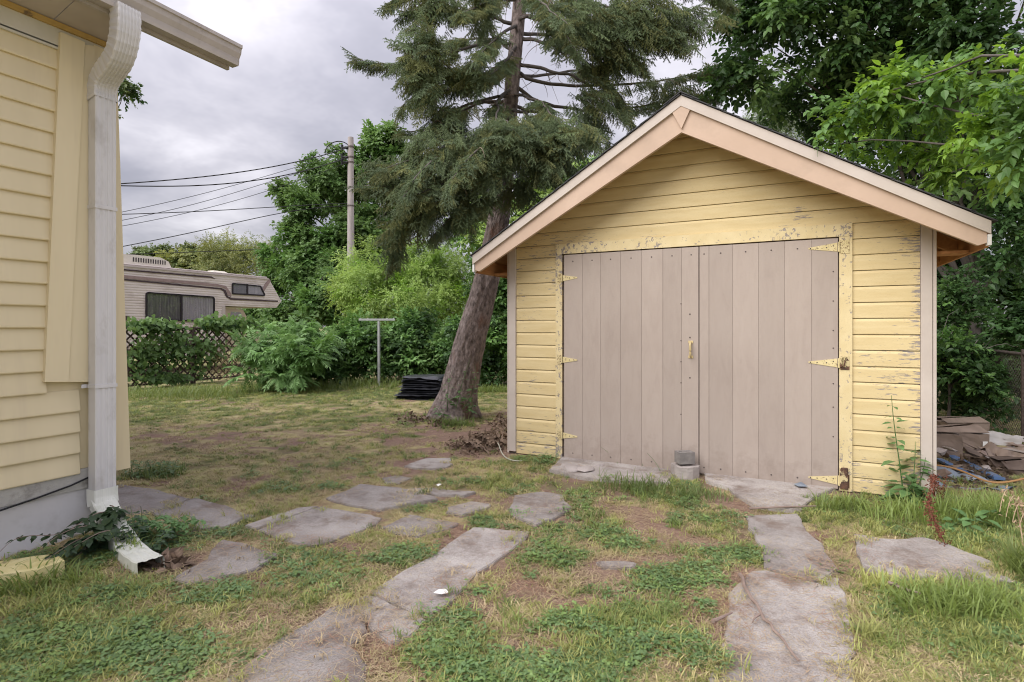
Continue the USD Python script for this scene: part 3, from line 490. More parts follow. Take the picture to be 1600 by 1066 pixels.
pts = [(GC - .085, RIDGE - .118), (GC, RIDGE - .072), (GC + .085, RIDGE - .118), (GC + .003, RIDGE - .292)]
obj('peak_ornament', MB().prism(pts, (1, 0, 0), (0, 0, 1), (0, -1, 0), (0, RY0 + .0225, 0), .018), 'tan_board', garage)
obj('foundation', MB().box((GXL - .01, GY + .02, -.1), (GXR + .01, GYB, -.002)), 'concrete_rough', garage)
# ------------------------------------------------------------------ the house on the left
HX, HY, HYN = -4.2, 2.205, -3.2
house = thing('house', 'cream vinyl sided house corner with white gutter overhead', 'house', (HX, HY, 0))
fnd = obj('foundation', MB().box((-12, HYN, -.2), (HX - .012, HY - .02, .43), .01), 'foundation', house)
obj('foundation_band', MB().box((HX - .0115, HYN, .30), (HX - .004, HY - .13, .43)), 'foundation_old', fnd)
hw = obj('wall', MB().box((-12, HYN, .432), (HX - .022, HY - .02, 3.33)), 'house_siding', house)
z0, hh = .405, .1385
for k in range(21):
    z = z0 + k * hh
    y1 = 1.985 if z < .95 else 1.80 if z < 1.3 else 1.86
    y1 = min(y1, HY - .02)
    mb = MB(); prof = [(HX + .002, z), (HX + .006, z + .006), (HX + .006, z + .014), (HX - .013, z + hh + .004), (HX - .020, z + hh + .004), (HX - .020, z)]
    mb.prism([(x - HX, zz) for x, zz in prof], (1, 0, 0), (0, 0, 1), (0, -1, 0), (HX, y1, 0), y1 - HYN)
    obj('siding_board', mb, 'house_siding', hw)
def wallpoly(pix, X, depth, mt, name, par=None):
    P = [onX(px, py, X) for px, py in pix]; P = [(p[1], p[2]) for p in P]
    return obj(name, MB().prism(P, (0, 1, 0), (0, 0, 1), (1, 0, 0), (X - depth, 0, 0), depth), mt, par or house)
wallpoly([(95, 50), (133, 66), (107, 597), (70, 597)], HX + .030, .05, 'house_siding', 'trim_board')
wallpoly([(133, 70), (149, 72), (139, 597), (106, 597)], HX + .022, .04, 'house_siding', 'trim_board')
wallpoly([(147, 70), (182, 85), (204, 731), (150, 742)], HX + .012, .035, 'house_siding', 'corner_trim')
obj('corner_trim', MB().prism([(HX + .0115, .40), (HX - .15, .40), (HX - .15, 3.3), (HX + .0115, 3.3)], (1, 0, 0), (0, 0, 1), (0, 1, 0), (0, HY - .018, 0), .016), 'house_siding', house)
obj('frieze_board', MB().box((HX - .02, HYN, 3.165), (HX + .006, HY + .0, 3.34)), 'frieze', house)
obj('frieze_strip', MB().box((HX + .007, HYN, 3.300), (HX + .024, HY + .02, 3.335)), 'ochre_strip', house)
# soffit panels, fascia, gutter, roof
FXX, RKY = -3.90, 2.86
for k in range(14):
    y1 = HY - .015 - k * .36; y0 = y1 - .354
    obj('soffit_panel', MB().prism([(HX + .0, 3.337), (FXX - .03, 3.40), (FXX - .03, 3.41), (HX + .0, 3.347)], (1, 0, 0), (0, 0, 1), (0, 1, 0), (0, y0, 0), .354), 'soffit', house)
obj('fascia', MB().box((FXX - .028, HYN, 3.39), (FXX, RKY, 3.56)), 'gutter', house)
rz = lambda x: 3.60 + (FXX - x) * .55
dk = obj('roof', MB().prism([(FXX + .03, rz(FXX + .03)), (-8.1, rz(-8.1)), (-8.1, rz(-8.1) - .03), (FXX + .03, rz(FXX + .03) - .03)], (1, 0, 0), (0, 0, 1), (0, 1, 0), (0, HYN, 0), RKY - .02 - HYN), 'shingle', house)
for k in range(32):
    x1 = FXX + .06 - k * .14; x0 = x1 - .16; mb = MB(); y = HYN; r2 = RNG(900 + k)
    while y < RKY - .05: mb.prism([(x1, rz(x1) + .014), (x0, rz(x0) + .004), (x0, rz(x0) + .009), (x1, rz(x1) + .023)], (1, 0, 0), (0, 0, 1), (0, 1, 0), (0, y, 0), min(.30, RKY - y)); y += .306
    obj('shingle_course', mb, 'shingle', dk)
obj('rake_soffit', MB().prism([(FXX - .03, rz(FXX) - .045), (-8.1, rz(-8.1) - .04), (-8.1, rz(-8.1) - .055), (FXX - .03, rz(FXX) - .06)], (1, 0, 0), (0, 0, 1), (0, 1, 0), (0, HY + .03, 0), RKY - .06 - HY), 'window_frame', house)
obj('gable_wall', MB().prism([(-12, .43), (HX - .025, .43), (HX - .025, 3.4), (-8.1, rz(-8.1) - .08), (-12, 3.4)], (1, 0, 0), (0, 0, 1), (0, 1, 0), (0, HY - .10, 0), .08), 'house_siding', house)
gp = [(0, 0), (.072, 0), (.078, .02), (.080, .05), (.102, .085), (.108, .12), (.118, .125), (.118, .150), (.108, .150), (.108, .135), (.100, .128), (.094, .09), (.072, .052), (.07, .008), (.004, .008), (.004, .15), (0, .15)]
gut = obj('gutter', MB().prism([(a, 3.415 + b) for a, b in gp], (1, 0, 0), (0, 0, 1), (0, 1, 0), (FXX + .002, HYN, 0), RKY + .02 - HYN), 'gutter', house)
obj('gutter_end_cap', MB().prism([(a, 3.415 + b) for a, b in [(-.001, -.001), (.073, -.001), (.08, .02), (.082, .05), (.104, .085), (.110, .12), (.120, .125), (.120, .152), (-.001, .152)]], (1, 0, 0), (0, 0, 1), (0, 1, 0), (FXX + .002, RKY + .0205, 0), .004), 'gutter', gut)
# downspout: ribbed rectangular pipe with an offset elbow and a kick-out at the ground
def rect_tube(mb, pts, ups, w, d, ribs=0):
    """rectangular ribbed pipe; ups = outward direction of the broad face at each point"""
    pts = np.asarray(pts, float); t = unit(np.gradient(pts, axis=0)); o = unit(ups - (np.sum(ups * t, 1)[:, None]) * t); s = np.cross(t, o)
    pr = [(-w / 2, -d / 2), (-w / 2, d / 2 - .006), (-w / 2 + .006, d / 2)]
    for k in range(ribs):
        c = -w / 2 + w * (k + 1) / (ribs + 1); q = w / (ribs + 1) * .18; pr += [(c - q * 1.6, d / 2), (c - q, d / 2 - .0035), (c + q, d / 2 - .0035), (c + q * 1.6, d / 2)]
    pr += [(w / 2 - .006, d / 2), (w / 2, d / 2 - .006), (w / 2, -d / 2)]
    pr = np.array(pr); k = len(pr); n = len(pts)
    v = (pts[:, None] + pr[None, :, :1] * s[:, None] + pr[None, :, 1:] * o[:, None]).reshape(-1, 3)
    i = np.arange(n - 1)[:, None] * k; j = np.arange(k)[None]; j2 = (j + 1) % k
    return mb.add(v, np.stack([i + j, i + k + j, i + k + j2, i + j2], -1).reshape(-1, 4))
DSX, DSY, DW, DD = HX + .072, 2.085, .128, .085
out = np.array([1., 0, 0])
ds = obj('downspout', rect_tube(MB(), [(DSX, DSY, z) for z in np.linspace(2.93, .25, 24)], np.tile(out, (24, 1)), DW, DD, 3), 'downspout', house)
ep = curve([(FXX + .075, DSY - .02, 3.43), (FXX + .075, DSY - .02, 3.30), (FXX - .02, DSY - .01, 3.14), (DSX + .02, DSY, 3.03), (DSX, DSY, 2.90)], 40)
ep = ep + np.c_[0 * ep[:, 0], 0 * ep[:, 0], 0 * ep[:, 0]]; amp = 1 + .02 * np.sign(np.sin(np.arange(40) * 2.2))
mb = MB(); e1 = rect_tube(MB(), ep, np.tile(out, (40, 1)), DW + .012, DD + .012, 6); v, f = e1.arr(); c = np.repeat(ep, len(v) // 40, 0); v = c + (v - c) * np.repeat(amp, len(v) // 40)[:, None]
obj('elbow', MB().add(v, f), 'downspout', ds)
for z in (2.18, .985): obj('strap', MB().box((DSX - DD / 2 - .004, DSY - DW / 2 - .004, z - .012), (DSX + DD / 2 + .003, DSY + DW / 2 + .004, z + .012)).box((HX + .013, DSY - DW / 2 - .035, z - .012), (HX + .018, DSY - DW / 2 - .004, z + .012)), 'downspout', ds)
obj('collar', rect_tube(MB(), [(DSX, DSY, .30), (DSX, DSY, .24), (DSX + .015, DSY - .003, .19)], np.tile(out, (3, 1)), DW + .016, DD + .016, 3), 'spout_old', ds)
sa, sb = np.array([DSX + .005, DSY, .205]), np.array([-3.20, 1.86, .030])
sp = curve([sa, sa + (.10, -.025, -.055), sb], 14)
v, f = rect_tube(MB(), sp, np.tile(UP, (14, 1)), .135, .085, 2).arr()
v += (meshkit.fbm(v * 9, 2, 3) - .5)[:, None] * np.array([.02, .02, .02])
obj('kick_out', MB().add(v, f), 'spout_old', ds)
cb = curve([onX(0, 798, HX + .012), onX(70, 774, HX + .014), onX(148, 744, HX + .013)], 12); cb = np.vstack([[HX + .012, HYN, .36], cb, [HX + .01, HY - .1, cb[-1][2] + .02]])
obj('cable', MB().tube(curve(cb, 30), .006, 6), 'black_cable', None, label='black cable running along the house foundation below the siding', cat='cable')

# ------------------------------------------------------------------ utility pole and wires
pb = at(548, 500, 24.0); pole = thing('utility_pole', 'weathered grey wooden utility pole rising behind the hedge', 'utility pole', (pb[0], pb[1], 0))
zt = at(548, 215, 24)[2]
obj('pole', MB().tube([(pb[0], pb[1], -.2), (pb[0], pb[1], 4), (pb[0], pb[1], zt)], [.165, .15, .125], 14), 'pole_wood', pole)
P = lambda py: at(543.5, py, 23.9)
for py in (230, 246, 254, 322): obj('clamp', MB().tube([pb * (1, 1, 0) + UP * (at(0, py, 24)[2] - .03), pb * (1, 1, 0) + UP * (at(0, py, 24)[2] + .03)], .15, 12), 'nail', pole)
for py in (231, 246, 254): obj('insulator', MB().tube([P(py) - RT * .22, P(py)], [.05, .06], 8).tube([P(py) - RT * .25 - UP * .12, P(py) - RT * .25 + UP * .12], [.05, .055], 8), 'black_cable', pole)
obj('drip_loop', MB().tube(curve([at(543, 226, 23.9), at(530, 221, 23.9), at(515, 226, 23.9), at(508, 242, 23.9)], 20), .022, 6), 'black_cable', pole)
def wire(label, pts, r, d1=24.0):
    n = len(pts); Q = [at(px, py, d1 + (d - d1)) for px, py, d in pts]; e = Q[0] - (Q[1] - Q[0]) / np.linalg.norm(Q[1] - Q[0]) * 12
    obj('overhead_wire', MB().tube(curve([e] + Q, 40), r, 5), 'black_cable', None, label=label, cat='wire')
wire('thick twisted overhead wire, uppermost of those reaching the pole', [(193, 287, 20), (330, 275, 21.5), (430, 260, 22.8), (541, 232, 23.85)], .022)
wire('thick overhead wire just below the uppermost one', [(193, 290.5, 20), (330, 289, 21.5), (430, 277, 22.8), (541, 247, 23.85)], .022)
wire('thin slanting wire fanning out below the thick pair, highest of its three', [(193, 331, 19), (300, 307, 20.5), (400, 280, 22), (541, 238, 23.85)], .010)
wire('thin slanting wire in the middle of the lower fan of three', [(193, 344, 19), (300, 320, 20.5), (400, 291, 22), (541, 249, 23.85)], .010)
wire('thin slanting wire, lowest of the fan of three', [(193, 353, 19), (300, 331, 20.5), (400, 304, 22), (541, 255, 23.85)], .010)
wire('nearly level dark wire crossing the fan and entering the tree', [(193, 335, 20), (320, 330, 21.5), (440, 323, 22.8), (543, 318, 23.85)], .016)
wire('single dark wire sloping up from the camper towards the tree', [(193, 385, 20), (320, 359, 21.5), (440, 333, 22.8), (543, 322, 23.85)], .016)
wire('lowest wire, level and just above the camper roof', [(193, 398, 24), (300, 394, 26), (380, 391, 27), (470, 388, 29)], .018, 24)

# ------------------------------------------------------------------ camper van behind the lattice
VX = -16.7
rv = thing('motorhome', 'dusty beige camper with dark stripes and a cab-over bunk behind the lattice', 'camper van', (VX, 11, 0))
q = lambda px, py, X=VX: onX(px, py, X)[[1, 2]]
top = [q(195, 414), q(300, 423), q(400, 432.5), q(420, 435)]
sl = lambda y: np.interp(y, [top[0][0], top[3][0]], [top[0][1], top[3][1]])
yb = 7.3; ztop0 = top[0][1] + .0; nose = q(440, 471); und = q(432, 481); cabr = q(352, 478)
zr = (top[0][1] + top[3][1]) / 2
body = [(yb, .75), (cabr[0], .75), (cabr[0], cabr[1]), (und[0], und[1]), (nose[0], nose[1]), (top[3][0], zr), (yb, zr)]
W = 2.35
bd = obj('body', MB().prism(body, (0, 1, 0), (0, 0, 1), (-1, 0, 0), (VX - .012, 0, 0), W), 'rv_skin', rv)
z = .78                                                                                # ribbed aluminium skin, one rib at a time
while z < zr - .10:
    y0 = yb; y1 = cabr[0] - .02 if z < cabr[1] + .04 else float(np.interp(z, [und[1], nose[1], zr], [und[0], nose[0], top[3][0]])) - .04
    obj('skin_panel', MB().prism([(0, z), (.010, z + .012), (.012, z + .035), (.010, z + .058), (0, z + .068)], (1, 0, 0), (0, 0, 1), (0, 1, 0), (VX - .0115, y0, 0), y1 - y0), 'rv_skin', bd); z += .075
def rvpoly(name, pix, mt, par, d=.006, off=.004):
    P = [q(*p) for p in pix]; return obj(name, MB().prism(P, (0, 1, 0), (0, 0, 1), (1, 0, 0), (VX + off, 0, 0), d), mt, par)
rvpoly('stripe', [(150, 417), (195, 420.5), (330, 432), (337, 436), (330, 434.5), (195, 423), (150, 420)], 'rv_stripe', bd)
rvpoly('stripe', [(150, 433), (195, 436), (345, 450), (352, 453), (356, 463), (362, 466), (434, 470), (434, 472), (360, 468.5), (353, 464), (349, 455), (344, 452.5), (195, 438.5), (150, 436)], 'rv_stripe', bd)
rvpoly('stripe', [(150, 426), (195, 430), (340, 444), (353, 447), (361, 459), (361, 464.5), (356, 461), (352, 451), (344, 448.5), (195, 435), (150, 431.5)], 'rv_stripe_faded', bd, off=.003)
rvpoly('stripe', [(420, 436.5), (423, 439), (412, 456), (408, 454), (414, 443)], 'rv_stripe_faded', bd, off=.003)
rvpoly('stripe', [(195, 511), (300, 514), (300, 515.2), (195, 512.3)], 'rv_stripe', bd)
def roundpoly(pix, r):
    P = Polygon([tuple(q(*p)) for p in pix]).buffer(-r).buffer(r, 6); return np.array(P.exterior.coords)[:-1], P
def rvwin(name, pix, mull, r, mts):
    pts, P = roundpoly(pix, r); inner = P.buffer(-.045)
    ring = trimesh.creation.extrude_polygon(P.difference(inner), .03, engine='earcut'); v = ring.vertices
    fr = obj(name, MB().add(np.c_[VX + .002 + v[:, 2], v[:, 0], v[:, 1]], ring.faces), 'window_frame', rv)
    a, b = q(*mull[0]), q(*mull[1]); obj('mullion', MB().box((VX + .003, a[0] - .03, min(a[1], b[1])), (VX + .026, a[0] + .03, max(a[1], b[1]))), 'window_frame', fr)
    y0, z0_, y1, z1 = inner.bounds
    for (u0, u1), mt in zip(((y0, a[0] - .031), (a[0] + .031, y1)), mts):
        pc = inner.intersection(shapely.box(u0, z0_, u1, z1)); m = trimesh.creation.extrude_polygon(pc, .004, engine='earcut'); m = trimesh.Trimesh(m.vertices, m.faces[(m.vertices[m.faces][:, :, 2] > .003).all(1)]); v = m.vertices
        obj('pane', MB().add(np.c_[VX + .012 + v[:, 2], v[:, 0], v[:, 1]], m.faces), 'dark_glass', fr)
        n = 40; t = np.linspace(u0, u1, n); fo = .004 * np.sin(np.arange(n) * 1.9) + .002 * np.sin(np.arange(n) * .7)
        vv = np.vstack([np.c_[VX + .005 + fo, t, np.full(n, z0_)], np.c_[VX + .005 + fo, t, np.full(n, z1)]]); i = np.arange(n - 1)
        obj('curtain', MB().add(vv, np.c_[i, i + 1, i + 1 + n, i + n]), mt, fr)
rvwin('window', [(227, 456), (335, 463.5), (335, 503.5), (227, 501)], ((283, 460), (283, 502)), .09, ('curtain_dark', 'curtain_pale'))
rvwin('window', [(362, 442), (407, 446.5), (415, 463), (362, 460)], ((386, 444), (386, 461)), .05, ('curtain_dark', 'curtain_pale'))
obj('edge_trim', MB().box((VX - .01, yb, zr - .05), (VX + .02, top[3][0], zr - .012)), 'rv_trim', rv)
obj('roof', MB().box((VX - W + .02, yb, zr + .001), (VX - .03, top[3][0] - .03, zr + .05), .02), 'rv_trim', rv)
obj('corner_post', MB().box((VX - .01, cabr[0] - .12, .8), (VX + .012, cabr[0] - .005, cabr[1])), 'rv_trim', rv)
a0, a1 = onX(196, 404, VX - .5), onX(264, 410, VX - .5)
acz0, acz1 = zr + .052, zr + .36
ac = obj('air_conditioner', MB().add(*(lambda m: (m.vertices, m.faces))(trimesh.convex.convex_hull(np.array([(x, y, z_) for x in (VX - .35, VX - 1.1) for y, z_ in ((a0[1] - .25, acz0), (a0[1] - .2, acz1 - .02), (a0[1] + .2, acz1), (a1[1] - .35, acz1), (a1[1] - .1, acz1 - .1), (a1[1], acz0))])))), 'rv_cream', rv)
for k in range(14):
    y = a0[1] + .12 + k * .07; obj('vent', MB().box((VX - .3505, y, acz0 + .10), (VX - .344, y + .035, acz1 - .08)), 'rv_vent', ac)
vp = onX(338, 430, VX - .8); obj('roof_vent', MB().tm(trimesh.convex.convex_hull(np.array([(VX - .8 + a * .3, vp[1] + b * .35, zr + .05) for a in (-1, 1) for b in (-1, 1)] + [(VX - .8 + a * .15, vp[1] + b * .2, zr + .16) for a in (-1, 1) for b in (-1, 1)]))), 'rv_cream', rv)
# cab in front, under the bunk
cy0 = cabr[0]
cab = [(cy0 + .003, .55), (cy0 + 2.25, .55), (cy0 + 2.25, 1.15), (cy0 + 1.15, 1.35), (cy0 + .75, 1.98), (cy0 + .003, 2.02)]
cb_ = obj('cab', MB().prism(cab, (0, 1, 0), (0, 0, 1), (-1, 0, 0), (VX - .12, 0, 0), W - .24), 'cab_tan', rv)
cwp = [(cy0 + .18, 1.42), (cy0 + .92, 1.42), (cy0 + .66, 1.88), (cy0 + .30, 1.90)]
obj('cab_window', MB().prism(cwp, (0, 1, 0), (0, 0, 1), (1, 0, 0), (VX - .119, 0, 0), .006), 'curtain_pale', cb_)
def wheel(y, x=VX - .14):
    w = obj('wheel', MB().tube([(x - .2, y, .38), (x - .19, y, .38), (x - .01, y, .38), (x, y, .38)], [.30, .37, .37, .30], 24), 'rubber', rv); obj('rim', MB().tube([(x + .001, y, .38), (x + .012, y, .38)], [.21, .17], 16), 'rv_cream', w)
wheel(8.95); wheel(cy0 + 1.35)
obj('skirt', MB().box((VX - W + .1, yb + .1, .45), (VX - .06, 8.5, .748)).box((VX - W + .1, 9.4, .45), (VX - .06, cabr[0] - .05, .748)), 'rv_skin', rv)
rvpoly('service_port', [(194, 493.5), (202, 494.5), (202, 501.5), (194, 501)], 'rv_stripe', bd, .01)

# ------------------------------------------------------------------ lattice fence
LX, LY0, LY1, LZ = -13.0, 6.9, 10.15, 1.33
lf = thing('lattice_fence', 'brown diagonal lattice fence overgrown with vines in front of the camper', 'fence', (LX, (LY0 + LY1) / 2, 0))
obj('rail', MB().box((LX - .03, LY0, LZ), (LX + .03, LY1, LZ + .04)), 'lattice_wood', lf); obj('rail', MB().box((LX - .03, LY0, .06), (LX + .03, LY1, .10)), 'lattice_wood', lf)
for y in (LY0, 8.55, LY1): obj('post', MB().box((LX - .045, y - .045, 0), (LX + .045, y + .045, LZ + .045), .004), 'lattice_wood', lf)
sp_, hgt = .185, LZ - .10
for s in (-1, 1):
    u = LY0 - hgt if s > 0 else LY0
    while u < (LY1 if s > 0 else LY1 + hgt):
        a, b = (u, .10), (u + s * hgt, LZ)
        seg = shapely.LineString([a, b]).intersection(shapely.box(LY0 + .046, .10, LY1 - .046, LZ))
        if seg.length > .12:
            (ya, za), (yb_, zb_) = seg.coords[0], seg.coords[-1]
            obj('slat', MB().bar((LX + s * .0045, ya, za), (LX + s * .0045, yb_, zb_), .008, .038, up=np.array([1., 0, 0]) if False else np.array([0, -(zb_ - za), (yb_ - ya)])), 'lattice_wood', lf)
        u += sp_

# ------------------------------------------------------------------ clothes pole, black trays
c0 = g(592, 603); zt = at(590, 500, np.dot(c0 - EYE, FW))[2]
tp = thing('clothesline_pole', 'grey metal T-shaped clothesline pole in front of the hedge', 'clothes pole', c0)
obj('post', MB().tube([c0 - UP * .1, c0 + UP * (zt - .03)], .032, 10), 'galvanised', tp)
obj('crossbar', MB().bar(at(561, 499.5, 12.9), at(617, 499.5, 12.9), .05, .045), 'galvanised', tp)
for px in (563, 575, 605, 615): obj('hook', MB().tube([at(px, 499, 12.9) , at(px, 496.8, 12.9)], .012, 5), 'galvanised', tp)
k0 = g(665, 621); bs = thing('plastic_tray_stack', 'stack of thin black plastic sheets beside the spruce trunk', 'plastic stack', k0)
rng = RNG(12)
for k in range(11):
    w, d_, zz = .43 + rng.normal() * .016 - .006 * k, .34 + rng.normal() * .012, .012 + k * .041
    if k < 3: w += .07
    th = .18 + rng.normal() * .025; e = np.array([[math.cos(th) * RT[0] - math.sin(th) * FW[0], math.cos(th) * RT[1] - math.sin(th) * FW[1], 0]]); e = np.vstack([e, [-e[0][1], e[0][0], 0], UP])
    c = k0 + np.array([*(rng.normal(size=2) * .012), zz]) - RT * (.04 if k < 3 else 0); nn = 22
    U, V_ = np.meshgrid(np.linspace(-1, 1, nn), np.linspace(-1, 1, 12), indexing='ij')
    Z = .022 * (meshkit.fbm(np.c_[U.ravel() * 2 + k * 9, V_.ravel() * 2, 0 * U.ravel()], 3, k) - .5) * 2; ed = np.maximum(np.abs(U.ravel()), np.abs(V_.ravel())) > .95
    v = c + np.c_[U.ravel() * w, V_.ravel() * d_, Z - .028 * ed] @ e; i = (np.arange(nn - 1)[:, None] * 12 + np.arange(11)[None]).ravel()
    v2 = v + UP * .006; F1 = np.c_[i, i + 12, i + 13, i + 1]
    obj('plastic_sheet', MB().add(v, F1[:, ::-1]).add(v2, F1), 'black_plastic', bs, smooth=50)

# ------------------------------------------------------------------ bits on the ground
def rock(name, px, py, size, seed, mt, label, cat, z=None, flat=.5):
    c = g(px, py); m = trimesh.creation.icosphere(subdivisions=3); v = m.vertices.copy(); rng = RNG(seed)
    for _ in range(9):
        n = unit(rng.normal(size=3)); dd = rng.uniform(.55, .85); t = v @ n; v -= n * np.maximum(t - dd, 0)[:, None] * .96
    v *= (1 + .12 * (meshkit.fbm(v * 3 + seed, 3, seed) - .5))[:, None]; v *= np.array([size, size * .75, size * flat]); th = rng.uniform(0, 3)
    v = v @ np.array([[math.cos(th), math.sin(th), 0], [-math.sin(th), math.cos(th), 0], [0, 0, 1]])
    return obj(name, MB().add(v + c + UP * ((size * flat * .6) if z is None else z), m.faces), mt, None, smooth=25, label=label, cat=cat)
rock('concrete_chunk', 889, 735, .155, 3, 'concrete_rough', 'larger flat broken concrete chunk by the left door jamb', 'rubble', flat=.28)
rock('concrete_chunk', 913, 738, .12, 8, 'concrete_rough', 'pointed concrete chunk in the middle of the three by the left door', 'rubble', flat=.30)
rock('concrete_chunk', 934, 731, .085, 15, 'concrete_rough', 'small thin concrete chip nearest the tall grass by the doors', 'rubble', flat=.32)
bc = g(1068, 748); bc = np.array([bc[0], 5.25, 0.02])
obj('concrete_footing', MB().tm(trimesh.convex.convex_hull(np.array([(bc[0] + .125 * math.cos(a) * (1 + .12 * math.sin(3 * a)), bc[1] + .10 * math.sin(a), z_ + .008 * math.sin(5 * a)) for a in np.arange(0, 6.28, .5) for z_ in (-.02, .105)]))), 'concrete_rough', None, label='chipped grey concrete lump propping the doors', cat='concrete block')
bx = MB(); th = .62; e = np.array([[math.cos(th), math.sin(th), 0], [-math.sin(th), math.cos(th), 0], [0, 0, 1]])
import manifold3d as m3
blk = m3.Manifold.cube([.15, .105, .105], True) - m3.Manifold.cylinder(.2, .017, .017, 16, True).translate([-.035, .01, 0]); mm = blk.to_mesh(); v = np.array(mm.vert_properties[:, :3])
obj('cinder_block', MB().add(v @ e + np.array([bc[0] + .0, bc[1] - .01, .02 + .11 + .052]), np.array(mm.tri_verts)), 'cinder', None, label='small dark grey block with a round hole on the concrete lump', cat='concrete block')
def paper(name, pix, z, label, cat, mt='paper', seed=0):
    P = np.array([g(*p) for p in pix]); c = P.mean(0); rng = RNG(seed); P = P + UP * (z + .012 * rng.random(len(P)))[:, None]; n = len(P); v = np.vstack([P, [c + UP * (z + .012)]])
    obj(name, MB().add(v, [[i, (i + 1) % n, n] for i in range(n)]), mt, None, label=label, cat=cat)
paper('paper_scrap', [(677, 935), (685, 931), (700, 927), (697, 931), (702, 934), (690, 937)], .022, 'torn white paper scrap lying on the long concrete slab', 'litter', seed=1)
paper('paper_scrap', [(681, 763), (686, 761), (690, 763), (685, 765)], .026, 'tiny cream scrap on the small flat stones', 'litter', seed=2)
paper('paper_scrap', [(1240, 762), (1252, 759), (1263, 768), (1247, 767)], .03, 'pale bluish card lying flat under the right door leaf', 'litter', 'blue_tarp', seed=3)
def stick(pix, r, label, z=.03, seed=1):
    rng = RNG(seed); Q = curve([g(px, py) + UP * z for px, py in pix], 18); Q[:, :2] += (meshkit.fbm(np.c_[np.arange(18) * .9, np.full(18, seed * 1.), np.zeros(18)], 2, seed)[:, None] - .5) * .02
    mb = MB().tube(Q, np.linspace(r, r * .45, 18), 6)
    for k in ((9,) if r > .0095 and len(pix) > 3 else ()): d = unit(Q[k + 1] - Q[k]); s = np.cross(d, UP) * (1 if k % 2 else -1); mb.tube([Q[k], Q[k] + d * .05 + s * .04, Q[k] + d * .10 + s * .06], [r * .5, r * .4, r * .2], 5)
    obj('fallen_stick', mb, 'dead_twig', None, label=label, cat='stick')
stick([(1157, 906), (1170, 935), (1190, 967), (1215, 1000), (1248, 1044)], .011, 'long thin fallen stick lying along the right concrete strip')
stick([(1170, 801), (1215, 799), (1275, 797)], .009, 'short brown twig lying across the apron below the right door', z=.03, seed=4)
stick([(1390, 925), (1410, 934), (1440, 943)], .009, 'short dark twig half hidden in the grass at the right', z=.05, seed=6)
stick([(1112, 985), (1126, 979), (1146, 970)], .009, 'stubby pale stick at the left edge of the right concrete strip', z=.04, seed=7)
hp = [g(778, 702) + UP * .07, g(781, 707) + UP * .05, g(786, 715) + UP * .03, g(802, 722) + UP * .015, g(815, 722) + UP * .012]
obj('garden_hose', MB().tube(curve(hp, 18), .006, 7), 'hose', None, smooth=True, label='pale garden hose end curving out at the left garage corner', cat='hose')
yb0 = [g(-60, 908), g(55, 890), g(88, 888), g(101, 899), g(60, 912), g(-60, 932)]
v = np.array(yb0); mbb = MB(); n = len(v); c = v.mean(0)
tops = v + UP * (.075 + .01 * RNG(3).random(n))[:, None]; mbb.add(np.vstack([v, tops, [tops.mean(0)]]), [[i, (i + 1) % n, n + (i + 1) % n] for i in range(n)] + [[i, n + (i + 1) % n, n + i] for i in range(n)] + [[n + i, n + (i + 1) % n, 2 * n] for i in range(n)])
obj('broken_board', mbb, 'yellow_board', None, label='flaking pale yellow board lying in the weeds by the foundation', cat='board')

# ------------------------------------------------------------------ chain link fence and the heap at the right of the garage
CX, CZ = 2.55, 1.05
cf = thing('chain_link_fence', 'rusty chain link fence with top rail beyond the rubbish heap', 'fence', (CX, 9, 0))
obj('rail', MB().tube([(CX, 6.3, CZ), (CX, 13.5, CZ)], .021, 8), 'chain', cf)
for y in (6.4, 8.7, 11.0, 13.3): obj('post', MB().tube([(CX, y, -.1), (CX, y, CZ + .06)], .024, 8), 'chain', cf)
cp, cc, cw = [], [], []
for s in (-1, 1):
    for k in range(150):
        u = 5.2 + k * .055; y = u; zs = np.arange(.04, CZ, .055)
        P_ = np.array([(CX + (.004 if (i % 2) else -.004), u + s * (z_ - .04), z_) for i, z_ in enumerate(zs)]); P_ = P_[(P_[:, 1] > 6.35) & (P_[:, 1] < 13.4)]
        if len(P_) > 2: cp.append(P_); cc.append(len(P_))
wm = MB()
for P_ in cp: wm.tube(P_[[0, -1]], .0022, 3, cap=False)
obj('wire_mesh', wm, 'chain', cf, kind='stuff')
def carton(c, ax, size, label, mt='cardboard', tag_=False, flaps=True, seed=0):
    t = thing('cardboard_box', label, 'cardboard box', c); rng = RNG(seed); m = trimesh.creation.box(extents=size).subdivide().subdivide().subdivide(); v = m.vertices.copy()
    v += (meshkit.fbm(v * 6 + seed * 3, 3, seed) - .5)[:, None] * np.array([.05, .05, .07]) ; v = v @ ax + np.asarray(c) + UP * size[2] / 2
    obj('carton', MB().add(v, m.faces), mt, t)
    if flaps:
        for s in (-1, 1):
            h = np.array([(-size[0] / 2, s * size[1] / 2, size[2] / 2 + .012), (size[0] / 2, s * size[1] / 2, size[2] / 2 + .01), (size[0] / 2 * .92, s * size[1] * .06, size[2] / 2 + .05 + .03 * rng.random()), (-size[0] / 2 * .9, s * size[1] * .05, size[2] / 2 + .03)])
            v = h @ ax + np.asarray(c) + UP * size[2] / 2; obj('flap', MB().add(np.vstack([v, v + UP * .004]), [[0, 1, 2, 3], [7, 6, 5, 4]]), mt, t)
    if tag_:
        h = np.array([(size[0] * .30, -size[1] / 2 - .022, .03), (size[0] * .42, -size[1] / 2 - .022, .03), (size[0] * .42, -size[1] / 2 - .024, -.045), (size[0] * .30, -size[1] / 2 - .024, -.045)]); v = h @ ax + np.asarray(c) + UP * size[2] / 2
        obj('paper_label', MB().add(np.vstack([v, v + [0, -.001, 0]]), [[3, 2, 1, 0], [4, 5, 6, 7]]), 'paper', t)
